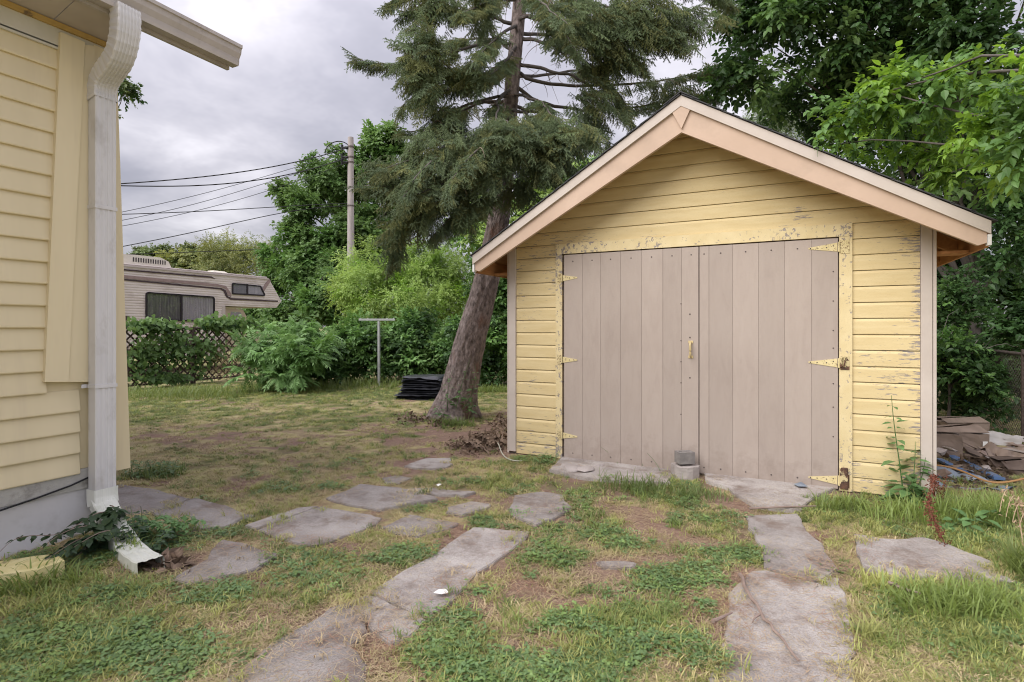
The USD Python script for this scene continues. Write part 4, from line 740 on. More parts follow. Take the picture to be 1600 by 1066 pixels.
def axr(th, tilt=0): 
    a = np.array([[math.cos(th), math.sin(th), 0], [-math.sin(th), math.cos(th), 0], [0, 0, 1]]); b = np.array([[1, 0, 0], [0, math.cos(tilt), math.sin(tilt)], [0, -math.sin(tilt), math.cos(tilt)]]); return b @ a
bxp = lambda px, py, d: at(px, py, d)
carton(bxp(1496, 702, 6.35), axr(.42, .05), (.44, .34, .22), 'squashed brown cardboard box with a white label on its side', tag_=True, seed=1)
carton(bxp(1468, 712, 6.0), axr(.2, -.05), (.30, .3, .26), 'brown box wedged between the labelled box and the garage', seed=2)
carton(bxp(1497, 672, 7.0), axr(.5, .1), (.55, .3, .12), 'long flattened carton leaning at the back of the heap', 'cardboard', seed=3)
carton(bxp(1552, 728, 5.75), axr(.9, .15), (.42, .36, .10), 'dark crushed box in front of the fence', 'cardboard_dark', seed=4)
carton(bxp(1590, 742, 5.3), axr(.3, .2), (.36, .3, .10), 'torn dark carton at the outer end of the heap', 'cardboard_dark', seed=5)
def sheet(name, c, ax, w, d, amp, mt, label, cat, seed):
    n = 24; U, V_ = np.meshgrid(np.linspace(-.5, .5, n), np.linspace(-.5, .5, n), indexing='ij'); P_ = np.c_[U.ravel(), V_.ravel(), 0 * U.ravel()]
    z_ = (meshkit.fbm(P_ * 4 + seed, 4, seed) - .3) * amp; v = (np.c_[U.ravel() * w, V_.ravel() * d, z_]) @ ax + np.asarray(c); i = (np.arange(n - 1)[:, None] * n + np.arange(n - 1)[None]).ravel(); F1 = np.c_[i, i + n, i + n + 1, i + 1]
    obj(name, MB().add(v, F1[:, ::-1]).add(v + UP * .004, F1), mt, None, smooth=60, label=label, cat=cat)
sheet('paper_sheet', bxp(1578, 720, 5.6), axr(.4, .5), .42, .36, .16, 'cardboard', 'crumpled pale wrapping sheet lying over the crushed dark boxes', 'wrapping', 4)
sheet('cardboard_sheet', bxp(1545, 690, 6.6), axr(-.5, .6), .6, .3, .12, 'grey_board', 'grey bent cardboard sheet sloping down behind the labelled box', 'cardboard', 9)
sheet('tarp', bxp(1490, 752, 5.0), axr(.3, .05), .62, .62, .16, 'blue_tarp', 'faded blue grey tarp heaped beside the garage corner', 'tarp', 14)
p0, p1 = bxp(1474, 712, 6.0), bxp(1562, 757, 4.9)
obj('blue_plank', MB().bar(p0 + UP * .03, p1 + UP * .05, .085, .022), 'blue_paint', None, label='long straight blue plank lying on top of the tarp', cat='plank')
obj('blue_plank', MB().bar(bxp(1466, 722, 5.6) + UP * .03, bxp(1526, 752, 4.95) + UP * .03, .06, .022), 'blue_paint', None, label='shorter blue plank nearer the garage corner', cat='plank')
obj('orange_cable', MB().tube(curve([bxp(1452, 728, 5.05), bxp(1478, 729, 4.95), bxp(1505, 737, 4.85), bxp(1530, 748, 4.7), bxp(1600, 748, 4.6)], 24), .008, 6), 'cable_orange', None, label='thin orange brown cord trailing over the blue planks', cat='cord')
rng = RNG(71)
for k in range(26):                                                                    # small broken pieces of the heap
    px, py, d_ = rng.uniform(1468, 1600), rng.uniform(690, 748), rng.uniform(5.0, 6.6); c = at(px, py, d_); c[2] = max(.03, c[2] * .5 + .05)
    if c[0] < GXR + .12: continue
    n = int(rng.integers(7, 11)); v = rng.normal(size=(n, 3)); v = unit(v) * np.array([rng.uniform(.06, .17), rng.uniform(.04, .09), rng.uniform(.012, .04)]); th = rng.uniform(0, 3.1); tl = rng.normal() * .4
    v = v @ axr(th, tl) + c; obj('broken_piece', MB().tm(trimesh.convex.convex_hull(v)), ('cardboard', 'cardboard_dark', 'concrete_rough', 'dead_twig')[k % 4], None, label=('small torn light brown cardboard piece in the heap beside the garage', 'small crushed dark cardboard piece in the heap beside the garage', 'small broken grey stone in the heap beside the garage', 'small broken wood piece in the heap beside the garage')[k % 4], cat='debris', group=('light cardboard pieces', 'dark cardboard pieces', 'broken stones', 'broken wood pieces')[k % 4] + ' in the heap beside the garage')
# board fence far behind on the right
bf = thing('board_fence', 'weathered grey board fence seen through the shrubs at the far right', 'fence', (9, 15.5, 0))
for k in range(34): x = 5.2 + k * .165; obj('fence_board', MB().box((x, 15.5 - .01, .05), (x + .155, 15.5 + .012, 1.75 + .03 * RNG(k).random())), 'grey_board', bf)
for z_ in (.4, 1.4): obj('rail', MB().box((5.2, 15.513, z_), (10.9, 15.55, z_ + .09)), 'grey_board', bf)
# ------------------------------------------------------------------ foliage pieces
def clump_piece(seed, R, ntwig, nleaf, L, W, droop=.25, kind='alt', up=.6):
    """a bunch of leafy twigs about its own centre, within radius R"""
    rng = RNG(seed); D = unit(rng.normal(size=(ntwig, 3)) * (1, 1, .75) + (0, 0, .12)); S = D * R * rng.uniform(.0, .45, (ntwig, 1)); T = R * rng.uniform(.5, .85, (ntwig, 1))
    P_, Dv, Nv, Ls = [], [], [], []; mb = MB()
    for i in range(ntwig):
        d = D[i]; s = unit(np.cross(d, UP + rng.normal(size=3) * .2)); nn = np.cross(s, d)
        for k in range(nleaf):
            t = (k + 1) / nleaf; side = (1 if k % 2 else -1) if k < nleaf - 1 else 0
            p = S[i] + d * T[i] * t - UP * droop * R * .35 * t * t
            if kind == 'pinnate': dd = d * .45 + s * side * .95 - UP * .28; nrm = nn + UP * .5 + rng.normal(size=3) * .12
            else: dd = d * .7 + s * side * .8 - UP * droop + rng.normal(size=3) * .3; nrm = UP * up + nn * .5 + rng.normal(size=3) * .38
            P_.append(p); Dv.append(dd); Nv.append(nrm); Ls.append(L * rng.uniform(.65, 1.15))
        e = S[i] + d * T[i] - UP * droop * R * .35
        mb.add(np.array([S[i], e, S[i] + s * .004]), [[0, 1, 2]])
    Ls = np.array(Ls); v, f = leaves(np.array(P_), np.array(Dv), np.array(Nv), Ls, Ls * W / L); mb.add(v, f); return mb.arr()
PIECES = {
    'maple': [clump_piece(10 + k, .50, 34, 7, .145, .115) for k in range(4)],
    'broad': [clump_piece(20 + k, .42, 30, 8, .105, .062, .35) for k in range(5)],
    'big': [clump_piece(30 + k, .34, 11, 8, .105, .062, .42) for k in range(6)],
    'fine': [clump_piece(40 + k, .45, 42, 9, .075, .03, .3) for k in range(4)],
    'pinnate': [clump_piece(50 + k, .46, 13, 15, .135, .042, .55, 'pinnate') for k in range(4)],
    'shrub': [clump_piece(60 + k, .34, 28, 7, .095, .062, .3) for k in range(4)],
    'far': [clump_piece(70 + k, .9, 46, 8, .26, .2, .2) for k in range(4)]}
PIECE_R = {'maple': .50, 'broad': .42, 'big': .34, 'fine': .45, 'pinnate': .46, 'shrub': .34, 'far': .9}
def blob_points(blobs, rng, piece, dens=1.0, size=1.0):
    """centres and sizes of leaf bunches over the outside of rounded masses (px, py, distance, half width px, half height px)"""
    C, O, S = [], [], []
    for b in blobs:
        px, py, d, rx, ry = b[:5]; c = at(px, py, d); r = np.array([rx * d / FPX, (rx + ry) * .5 * d / FPX * .85, ry * d / FPX]); pr = PIECE_R[piece] * size
        area = 4 * math.pi * ((r[0] * r[1]) ** 1.6 / 3 + (r[0] * r[2]) ** 1.6 / 3 + (r[1] * r[2]) ** 1.6 / 3) ** (1 / 1.6); n = max(3, int(dens * .62 * area / pr ** 2))
        u = unit(rng.normal(size=(n * 2, 3))); nz = meshkit.fbm(u * 1.9 + rng.random(3) * 50, 3, 7); u = u[np.argsort(-nz + rng.normal(size=len(nz)) * .06)][:n]; nz = meshkit.fbm(u * 1.5 + px, 3, 9)
        k = rng.random(n) ** .45 * (.72 + .55 * nz)
        loc = (u * k[:, None]) * r; C.append(c + loc[:, :1] * RT + loc[:, 1:2] * FW + loc[:, 2:] * UP); O.append(unit((u[:, :1] * RT + u[:, 1:2] * FW + u[:, 2:] * UP) + UP * .25)); S.append(size * rng.uniform(.7, 1.25, n))
    return np.vstack(C), np.vstack(O), np.concatenate(S)
def foliage(parent, blobs, piece, mats, seed, dens=1.0, size=1.0, name='crown', zmin=.25):
    rng = RNG(seed); C, O, S = blob_points(blobs, rng, piece, dens, size); keep = C[:, 2] > zmin * S; C, O, S = C[keep], O[keep], S[keep]
    A = rng.uniform(0, 2 * np.pi, len(C)); ax = np.stack([np.c_[np.cos(A), np.sin(A), 0 * A], np.c_[-np.sin(A), np.cos(A), 0 * A], np.tile(UP, (len(C), 1))], 1)
    tl = rng.normal(size=(len(C), 3)) * .18; ax[:, 2] = unit(ax[:, 2] + tl + O * .25); ax[:, 0] = unit(np.cross(ax[:, 1], ax[:, 2])); ax[:, 1] = np.cross(ax[:, 2], ax[:, 0])
    pcs = PIECES[piece]; protos = [('leaf_clump', pcs[k], mats[k % len(mats)]) for k in range(len(pcs))]
    scatter(name, protos, C, ax, S, rng.integers(0, len(pcs), len(C)), parent); return C
def limbs(parent, base, fork, targets, r0, mt, seed, n=14, stem=True):
    """a trunk from base to fork and limbs that reach into the crown"""
    rng = RNG(seed); base, fork = np.asarray(base, float), np.asarray(fork, float)
    ctrl = curve([base - UP * .1, base * .5 + fork * .5 + rng.normal(size=3) * (.08, .08, 0), fork], 14)
    a = np.arange(12) / 12 * 2 * np.pi; jit = 1 + .25 * (meshkit.fbm(np.stack([np.cos(a)[None] + np.arange(14)[:, None] * .3, np.sin(a)[None] + 0 * np.arange(14)[:, None], np.arange(14)[:, None] * .5 + 0 * a[None]], -1), 3, seed) - .5)
    obj('trunk', MB().tube(ctrl, np.linspace(r0 * 1.15, r0 * .7, 14), 12, jit=jit), mt, parent, smooth=True)
    T = targets[rng.permutation(len(targets))[:n]]
    for t in T:
        s = ctrl[int(rng.integers(7, 14))]; mid = s * .45 + t * .55 + UP * .12 * np.linalg.norm(t - s) + rng.normal(size=3) * .12
        L = np.linalg.norm(t - s); q = curve([s, mid, t], 10); q[1:-1] += rng.normal(size=(8, 3)) * .02 * L ** .5
        obj('limb', MB().tube(q, np.linspace(r0 * .42, r0 * .06, 10), 6), mt, parent, smooth=True)
def tree(name, label, cat, blobs, piece, mats, base, fork, r0, mt='bark_grey', seed=1, dens=1.0, size=1.0, n=14, group=None):
    base = np.asarray(base, float); t = thing(name, label, cat, (base[0], base[1], 0), group)
    C = foliage(t, blobs, piece, mats, seed, dens, size); limbs(t, base, fork, C, r0, mt, seed, n); return t
def gnd(px, d): p = at(px, HOR, d); p[2] = 0; return p

# ------------------------------------------------------------------ the spruce
sb0 = g(716, 650); spruce = thing('spruce_tree', 'leaning spruce with a thick purplish trunk and drooping needled branches', 'spruce tree', sb0)
TD = 8.5
TP = [(716, 662, .36), (716, 645, .345), (720, 610, .272), (729, 560, .242), (738, 520, .228), (749, 480, .208), (768, 400, .182), (785, 300, .150), (794, 200, .125), (803, 100, .108), (812, 0, .098)]
tc = [at(px, py, TD) for px, py, r in TP]; tr = [r for _, _, r in TP]
tc += [tc[-1] + UP * 1.6 + RT * .08, tc[-1] + UP * 3.6 + RT * .12, tc[-1] + UP * 6.0 + RT * .1]; tr += [.085, .06, .02]
axis = curve(tc, 300); rad = np.interp(np.linspace(0, 1, 300), np.r_[0, np.cumsum(np.linalg.norm(np.diff(tc, axis=0), axis=1))] / np.linalg.norm(np.diff(tc, axis=0), axis=1).sum(), tr)
K = 96; a = np.arange(K) / K * 2 * np.pi; hgt_ = axis[:, 2]
gp3 = np.stack([np.cos(a)[None] * 1.6 + 0 * hgt_[:, None], np.sin(a)[None] * 1.6 + 0 * hgt_[:, None], hgt_[:, None] * .6 + 0 * a[None]], -1)
jit = 1 + .28 * (meshkit.fbm(gp3 * 1.3, 3, 4) - .5) + .13 * (meshkit.fbm(gp3 * (4.5, 4.5, 6), 3, 5) - .5)
flare = np.exp(-np.maximum(hgt_, 0) / .28)[:, None] * (.28 * np.maximum(np.cos(a * 5 + .6), -.3)[None] + .22 * np.cos(a - 2.6)[None]); jit = jit + flare + .10 * (meshkit.fbm(gp3 * (14, 14, 15), 3, 6) - .5)
obj('trunk', MB().tube(axis, rad, K, jit=jit), 'bark', spruce, smooth=True)
trunk_at = lambda py: np.array([np.interp(EYE[2] + (HOR - py) / FPX * TD, axis[:, 2], axis[:, k]) for k in range(3)])
def needles(mb, rng, a_, b_, n, L=.019, w=.0026, up=.35):
    t = rng.random(n)[:, None]; d = unit(b_ - a_); c = a_ + (b_ - a_) * t; o = unit(np.cross(d, rng.normal(size=(n, 3)))); o = unit(o + UP * up * .4); dirn = unit(o * .8 + d * .75); s = unit(np.cross(dirn, rng.normal(size=(n, 3)))) * w; q = c + dirn * (L * rng.uniform(.75, 1.2, n))[:, None]
    v = np.stack([c - s, c + s, q], 1).reshape(-1, 3); mb.add(v, np.arange(3 * n).reshape(-1, 3))
def spray(seed, L=.5, side=9, hang=0.0):
    rng = RNG(seed); mb = MB(); P0 = np.zeros(3); tip = np.array([L, 0, -.06 * L]); needles(mb, rng, P0, tip, 150)
    mb.add([P0 + (0, .004, 0), P0 - (0, .004, 0), tip], [[0, 1, 2]])
    for k in range(side):
        t = (k + .6) / side * .86; s = 1 if k % 2 else -1; p = tip * t; l = L * (.52 - .40 * t) * rng.uniform(.75, 1.2)
        q = p + l * unit(np.array([.62, s * (.75 - .5 * hang), -.18 - hang * 1.1 + rng.normal() * .12])); needles(mb, rng, p, q, int(60 + 260 * l)); mb.add([p + (0, .003, 0), p - (0, .003, 0), q], [[0, 1, 2]])
        if l > .13:
            for s2 in (-1, 1): m_ = p + (q - p) * .45; q2 = m_ + unit((q - p) / l + np.array([.2 * s2, -.55 * s2 * s, -.2 - hang * .5])) * l * .42; needles(mb, rng, m_, q2, 36)
    return mb.arr()
SPR = [('needle_spray', spray(200 + k, .40, 8 + k % 3, (0, .25, .6, 0, .4, .8)[k]), ('needles', 'needles_olive', 'needles', 'needles_blue', 'needles', 'needles_olive')[k]) for k in range(6)]
BR = [(40, [(720, 18, 8.2), (622, 26, 7.8)], .35, 1.1, .2), (70, [(730, 75, 8.1), (650, 98, 7.8), (560, 90, 7.5)], .35, 1.1, .25), (0, [(740, -14, 8.1), (660, -20, 7.9), (608, 8, 7.6)], .3, 1.2, .2), (110, [(735, 128, 7.9), (680, 136, 7.6), (628, 168, 7.3)], .35, 1.1, .5),
      (90, [(722, 120, 7.5), (690, 95, 7.1), (664, 42, 6.8)], .3, 1.5, .1), (100, [(715, 110, 7.6), (672, 110, 7.2), (640, 128, 7.0)], .35, 1.3, .4), (160, [(740, 165, 8.2), (690, 192, 7.8), (630, 206, 7.6)], .55, .9, .2), (150, [(760, 155, 8), (700, 178, 7.5), (640, 236, 7.0)], .5, 1.2, .5),
      (190, [(740, 212, 7.6), (690, 232, 7.2), (602, 262, 6.9)], .3, 1.5, .45), (230, [(740, 252, 7.8), (690, 275, 7.2), (566, 292, 7.0)], .3, 1.5, .4), (260, [(740, 290, 7.8), (680, 318, 7.3), (628, 355, 7.1), (612, 415, 7.2)], .3, 1.5, .6), (250, [(730, 272, 7.3), (650, 305, 6.6)], .2, 1.6, .5),
      (280, [(752, 312, 7.7), (700, 345, 7.2), (672, 372, 7.0)], .25, 1.4, .6), (235, [(700, 240, 7.2), (655, 270, 6.6), (628, 320, 6.4)], .3, 1.4, .5), (140, [(775, 165, 7.6), (800, 205, 6.6)], .4, 1.6, .4), (150, [(830, 155, 7.8), (880, 202, 6.9)], .45, 1.6, .5),
      (170, [(840, 185, 7.8), (930, 210, 7.2)], .35, 1.6, .5), (180, [(800, 212, 7.4), (758, 252, 6.8)], .3, 1.6, .5), (200, [(830, 228, 7.6), (872, 272, 7.0)], .25, 1.6, .6), (200, [(770, 225, 7.2), (720, 262, 6.4), (700, 300, 6.3)], .3, 1.5, .5), (210, [(850, 235, 8.0), (900, 262, 7.6)], .3, 1.4, .7),
      (70, [(790, 95, 7.9), (765, 118, 7.3)], .35, 1.5, .3), (40, [(775, 60, 7.5), (745, 90, 6.9)], .5, 1.2, .3),
      (-40, [(880, -14, 8.2), (960, 15, 8), (1062, 46, 7.8)], .25, 1.3, .9), (0, [(880, 18, 8.2), (970, 42, 8), (1082, 70, 7.8)], .3, 1.4, .9), (20, [(870, 40, 8.2), (950, 66, 8), (1012, 112, 7.8)], .35, 1.3, .9), (60, [(870, 72, 8.3), (930, 112, 8.1), (985, 172, 8)], .45, 1.1, .8),
      (100, [(880, 116, 8.3), (950, 150, 8.2), (1002, 232, 8.3)], .55, 1.0, .8), (110, [(900, 135, 8.6), (1000, 130, 8.8), (1132, 108, 9)], .5, 1.0, .25), (130, [(900, 172, 8.8), (1000, 165, 9), (1120, 152, 9.2)], .5, 1.0, .35), (-90, [(900, -60, 8.2), (1020, -40, 8), (1150, 5, 8.2)], .25, 1.3, .8),
      (-30, [(845, 0, 7.5), (888, 38, 6.7)], .3, 1.5, .6), (30, [(850, 30, 7.8), (905, 85, 7.2)], .45, 1.3, .6), (-20, [(760, 5, 7.6), (715, 22, 6.9)], .4, 1.3, .4), (120, [(900, 110, 9.6), (985, 92, 10.4)], .45, 1.0, .5), (80, [(730, 60, 9.6), (690, 70, 10.4)], .5, .9, .4), (160, [(890, 200, 9.5), (960, 235, 10.2)], .4, 1.1, .7),
      (50, [(900, 50, 9.4), (1010, 20, 10)], .4, 1.1, .6), (180, [(720, 170, 9.4), (680, 220, 10)], .4, 1.1, .5), (-60, [(720, -60, 8.5), (640, -50, 8.3), (600, -30, 8.0)], .25, 1.2, .3), (220, [(720, 240, 9.2), (640, 270, 9.6)], .4, 1.2, .6)]
rng = RNG(77); Q_, X_, S_, I_ = [], [], [], []
def branch(start, pts, t0, dens, droop, r=.030):
    c = curve([start] + pts, 30); L = np.linalg.norm(np.diff(c, axis=0), axis=1).sum(); c[2:] += (meshkit.fbm(np.c_[np.arange(28) * .35, np.full(28, start[2] * 3), np.full(28, pts[-1][0])], 2, 3)[:, None] - .5) * .10
    obj('limb', MB().tube(c, np.linspace(r, .005, 30), 6), 'bark_grey', spruce, smooth=True)
    n = int(dens * L * (1 - t0) * 52); t = t0 + (1 - t0) * rng.random(n) ** .85; i = np.minimum((t * 29).astype(int), 28); p = c[i] + (c[i + 1] - c[i]) * (t * 29 - i)[:, None]; tg = unit(c[i + 1] - c[i])
    sd = unit(np.cross(tg, UP)); sg = rng.choice([-1., 1.], n)[:, None] * rng.uniform(.2, 1.0, (n, 1)); d = unit(tg * rng.uniform(.35, .9, (n, 1)) + sd * sg - UP * (droop * rng.uniform(.3, 1.6, (n, 1))) + rng.normal(size=(n, 3)) * .15)
    Q_.append(p); X_.append(frames(d, rng, UP)); S_.append(rng.uniform(.55, 1.1, n) * (1.05 - .35 * t)); I_.append(rng.integers(0, 6, n))
    m = int(n * .10)                                                                 # bare dead twiglets near the trunk
    return c
dead = MB()
for ty, pts, t0, dn, dr_ in BR:
    c = branch(trunk_at(ty), [at(*p) for p in pts], t0, dn, dr_)
    for k in range(7):
        i = int(rng.integers(3, 22)); d = unit(rng.normal(size=3) * (1, 1, .5) - UP * .6); l = rng.uniform(.15, .5); dead.tube(curve([c[i], c[i] + d * l * .5 + rng.normal(size=3) * .03, c[i] + d * l - UP * .06], 6), np.linspace(.006, .002, 6), 4)
MASS = [(655, 105, 7.1, 36, 75), (690, 250, 7.0, 75, 48), (640, 300, 6.9, 60, 42), (650, 350, 7, 50, 34), (614, 380, 7.1, 22, 42), (720, 325, 7.2, 50, 40), (790, 215, 6.8, 55, 36), (775, 240, 6.9, 44, 34), (815, 205, 7.2, 40, 26), (880, 215, 7, 60, 30), (860, 252, 7.1, 40, 36), (760, 270, 6.9, 35, 32), (900, 40, 7.6, 60, 48), (980, 60, 7.8, 60, 42), (1040, 58, 7.9, 40, 22), (742, 120, 7.3, 30, 28), (930, 170, 8, 40, 50), (680, 10, 7.6, 44, 34), (750, 20, 7.4, 24, 46), (600, 275, 7.2, 40, 26), (1000, 20, 7.8, 70, 40), (1080, 36, 8, 60, 24), (955, 100, 8, 46, 34), (1060, 148, 9, 60, 18), (1120, 112, 9, 30, 14), (840, 240, 7.2, 50, 40), (810, 300, 7.6, 30, 30), (700, 190, 7.4, 40, 30)]
for cx, cy, d_, rx, ry in MASS:                                                        # tufted ends of the branches in between
    n = int(rx * ry * (.055 if cx < 930 else .050)); n = int(n * (.62 if cx < 730 and cy > 240 else 1)); u = unit(rng.normal(size=(n, 3))) * (rng.random((n, 1)) ** .45); wv = u[:, :1] * RT * rx * d_ / FPX + u[:, 1:2] * FW * .5 * (rx + ry) * d_ / FPX * .7 + u[:, 2:] * UP * ry * d_ / FPX
    p = at(cx, cy, d_) + wv; tw = unit(p - (trunk_at(cy) + UP * .4)); d = unit(tw * .8 + unit(wv) * .5 - UP * rng.uniform(.2, .9, (n, 1)) + rng.normal(size=(n, 3)) * .25); Q_.append(p - d * .15); X_.append(frames(d, rng, UP)); S_.append(rng.uniform(.6, 1.1, n)); I_.append(rng.integers(0, 6, n))
for k in range(26):                                                                    # the top of the tree, above the picture
    z = 6.9 + k * .19; s = np.array([np.interp(z, axis[:, 2], axis[:, j]) for j in range(3)]); az = k * 2.4; l = max(.4, (12.2 - z) * .42); h = np.array([math.cos(az), math.sin(az), 0])
    branch(s, [s + h * l * .5 + UP * .05, s + h * l - UP * .25], .25, .9, .6, .022)
obj('dead_twig', dead, 'dead_twig', spruce, kind='stuff')
scatter('crown', SPR, np.vstack(Q_), np.vstack(X_), np.concatenate(S_), np.concatenate(I_), spruce)

# ------------------------------------------------------------------ trees and hedges
tree('maple_tree', 'tall dark green broadleaf tree just behind the utility pole', 'tree', [(540, 290, 27, 62, 62), (470, 330, 26, 36, 34), (445, 300, 27, 26, 20), (500, 275, 27, 30, 34), (600, 235, 27, 50, 36), (630, 300, 27, 50, 70), (510, 400, 26, 55, 50), (570, 380, 26, 60, 60)], 'maple', ('maple_leaf', 'maple_leaf', 'hedge_leaf'), gnd(545, 28), at(548, 380, 27.4), .28, seed=3, dens=.62, size=1.0, n=18)
tree('maple_tree', 'rounded mid green tree directly behind the camper bunk', 'tree', [(465, 390, 26, 40, 46), (490, 440, 25, 55, 60), (440, 420, 27, 30, 40), (520, 470, 23, 50, 46), (455, 490, 25, 40, 30), (410, 495, 27, 40, 26)], 'maple', ('hedge_leaf', 'maple_leaf'), gnd(480, 26), at(480, 450, 26), .2, seed=5, dens=1.1)
tree('tree', 'greyish green treetop farthest left above the camper air conditioner', 'tree', [(228, 402, 60, 22, 16), (262, 404, 60, 24, 16)], 'far', ('far_leaf',), gnd(240, 60), at(240, 420, 60), .3, seed=7, n=6)
tree('tree', 'distant muted green tree above the middle of the camper roof', 'tree', [(300, 400, 52, 28, 18), (290, 415, 50, 40, 20), (330, 402, 50, 22, 16)], 'far', ('far_leaf', 'olive_leaf'), gnd(310, 52), at(310, 420, 52), .3, seed=8, n=6)
tree('tree', 'yellowish olive tree with feathery tops behind the camper front', 'tree', [(345, 400, 36, 32, 24), (385, 398, 36, 30, 26), (330, 385, 37, 14, 12), (360, 382, 37, 10, 14), (395, 384, 37, 14, 12), (360, 425, 35, 60, 26), (420, 405, 38, 25, 30)], 'fine', ('olive_leaf', 'olive_leaf', 'far_leaf'), gnd(365, 36), at(365, 425, 36), .2, seed=9, size=1.7, n=10)
tree('lime_shrub', 'large feathery lime green shrub left of the spruce trunk', 'shrub', [(600, 430, 18, 70, 52), (680, 415, 18, 60, 44), (560, 450, 17, 44, 44), (650, 470, 17, 80, 50), (710, 450, 17.5, 40, 60), (590, 490, 16.5, 50, 30)], 'fine', ('lime_leaf', 'lime_leaf', 'bright_leaf'), gnd(640, 18), at(640, 490, 18), .12, seed=11, dens=1.25)
tree('tree', 'dark leafy tree filling the gap behind the spruce and garage roof', 'tree', [(830, 330, 17, 70, 60), (900, 290, 18, 60, 50), (780, 400, 16, 60, 60), (950, 280, 19, 50, 40), (860, 400, 16, 60, 60), (740, 340, 18, 40, 36)], 'broad', ('maple_leaf', 'lime_leaf', 'hedge_leaf'), gnd(850, 17), at(850, 420, 17), .2, seed=13, dens=.9, size=1.3)
tree('tree', 'pale silvery green treetop showing above the right roof slope', 'tree', [(1205, 180, 30, 34, 28), (1180, 200, 30, 26, 20), (1235, 205, 30, 26, 24)], 'fine', ('pale_leaf',), gnd(1205, 30), at(1205, 230, 30), .2, seed=15, size=1.5, n=6)
tree('tree', 'small leafy branch end poking out behind the house corner', 'tree', [(182, 132, 9.5, 26, 17), (150, 150, 9.6, 30, 30), (192, 142, 9.5, 10, 10)], 'big', ('far_leaf', 'dark_leaf'), gnd(105, 9.6), at(105, 260, 9.6), .07, seed=16, n=3, size=.7)
tb = gnd(1515, 9.6)
tree('elm_tree', 'big dark broadleaf tree spreading over the right side of the garage roof', 'tree', [(1250, 50, 8.6, 100, 66), (1170, 110, 8.6, 50, 44), (1190, 20, 8.8, 70, 34), (1400, 60, 8.4, 120, 90), (1540, 60, 7.6, 110, 100), (1330, 170, 9.4, 90, 60), (1230, 160, 9.6, 50, 34), (1450, 220, 9.4, 100, 70), (1560, 250, 8.6, 80, 90), (1590, 360, 8.4, 60, 60), (1520, 330, 10, 60, 50), (1310, -60, 8.2, 160, 60), (1540, -80, 8, 140, 70)], 'broad', ('dark_leaf', 'dark_leaf', 'maple_leaf', 'dark_leaf', 'hedge_leaf'), tb, at(1512, 400, 9.6), .105, seed=17, dens=.80, n=24)
tree('young_elm', 'bright leafy branches hanging in front of the right roof edge', 'tree', [(1345, 165, 4.6, 46, 36), (1300, 215, 4.7, 26, 22), (1420, 150, 4.4, 60, 40), (1440, 215, 4.6, 60, 40), (1510, 125, 4.0, 60, 40), (1560, 190, 3.7, 60, 60), (1590, 110, 3.4, 40, 44), (1500, 260, 4.4, 60, 36), (1360, 240, 5.0, 40, 30), (1620, 260, 3.5, 40, 50), (1660, 180, 3.2, 60, 90)], 'big', ('bright_leaf', 'bright_leaf', 'hedge_leaf'), (2.35, 4.5, 0), (2.2, 4.4, 2.5), .05, seed=19, dens=.95, size=.62, n=16)
bush = lambda name, label, cat, blobs, piece, mats, seed, dens=1.0, size=1.0, r=.04: tree(name, label, cat, blobs, piece, mats, gnd(blobs[0][0], blobs[0][2]), at(blobs[0][0], min(blobs[0][1] + blobs[0][4] * .4, 560), blobs[0][2]), r, seed=seed, dens=dens, size=size, n=8)
bush('sumac_bush', 'light green sumac bush with feathered leaves at the lattice end', 'bush', [(445, 542, 12.2, 52, 38), (410, 545, 12.2, 36, 34), (485, 525, 12.4, 46, 36), (430, 580, 11.9, 50, 24), (470, 560, 11.7, 40, 34)], 'pinnate', ('sumac_leaf', 'sumac_leaf', 'hedge_leaf'), 23, 1.5, .8)
bush('hedge_bush', 'dark ivy covered hedge between the sumac and the clothes pole', 'bush', [(530, 560, 13.8, 46, 42), (570, 545, 14, 42, 40), (505, 580, 13.2, 36, 26), (560, 520, 14.4, 40, 26)], 'shrub', ('hedge_leaf', 'dark_leaf', 'hedge_leaf', 'maple_leaf'), 25, 1.5)
bush('hedge_bush', 'mixed green hedge between the clothes pole and the black stack', 'bush', [(630, 545, 14.2, 40, 46), (600, 585, 13.6, 24, 20), (660, 530, 14.4, 44, 44), (640, 570, 13.8, 40, 26), (690, 560, 14, 36, 40)], 'shrub', ('hedge_leaf', 'dark_leaf', 'maple_leaf', 'sumac_leaf'), 27, 1.5)
bush('hedge_bush', 'shady hedge between the spruce trunk and the garage wall', 'bush', [(770, 560, 13, 44, 50), (790, 500, 13.4, 50, 60), (730, 540, 13.6, 34, 60), (830, 560, 13, 40, 50), (780, 440, 14, 50, 50)], 'shrub', ('hedge_leaf', 'dark_leaf', 'maple_leaf', 'hedge_leaf'), 29, 1.5)
bush('shrub', 'dark shady shrubs filling the gap under the right eave', 'shrub', [(1480, 500, 10.2, 44, 70), (1540, 560, 9.6, 44, 50), (1480, 600, 9.4, 36, 40), (1600, 600, 9, 50, 40), (1570, 420, 10.4, 50, 50), (1560, 455, 10, 40, 40), (1500, 560, 8.6, 40, 40), (1500, 430, 11, 50, 40), (1640, 500, 9.5, 40, 80)], 'shrub', ('dark_leaf', 'dark_leaf', 'hedge_leaf'), 31, .85)
bush('vine_bush', 'broad leaved vine climbing the fence above the cardboard heap', 'vine', [(1478, 560, 7.6, 26, 50), (1500, 470, 8.4, 40, 44), (1585, 520, 7.6, 40, 50), (1545, 600, 7.2, 34, 34), (1490, 625, 7.7, 34, 26), (1560, 650, 7.2, 40, 26), (1590, 690, 6.4, 28, 34), (1530, 560, 8.0, 40, 24), (1470, 560, 8, 26, 30)], 'shrub', ('dark_leaf', 'dark_leaf', 'hedge_leaf', 'dark_leaf'), 33, 1.0, .8, .02)
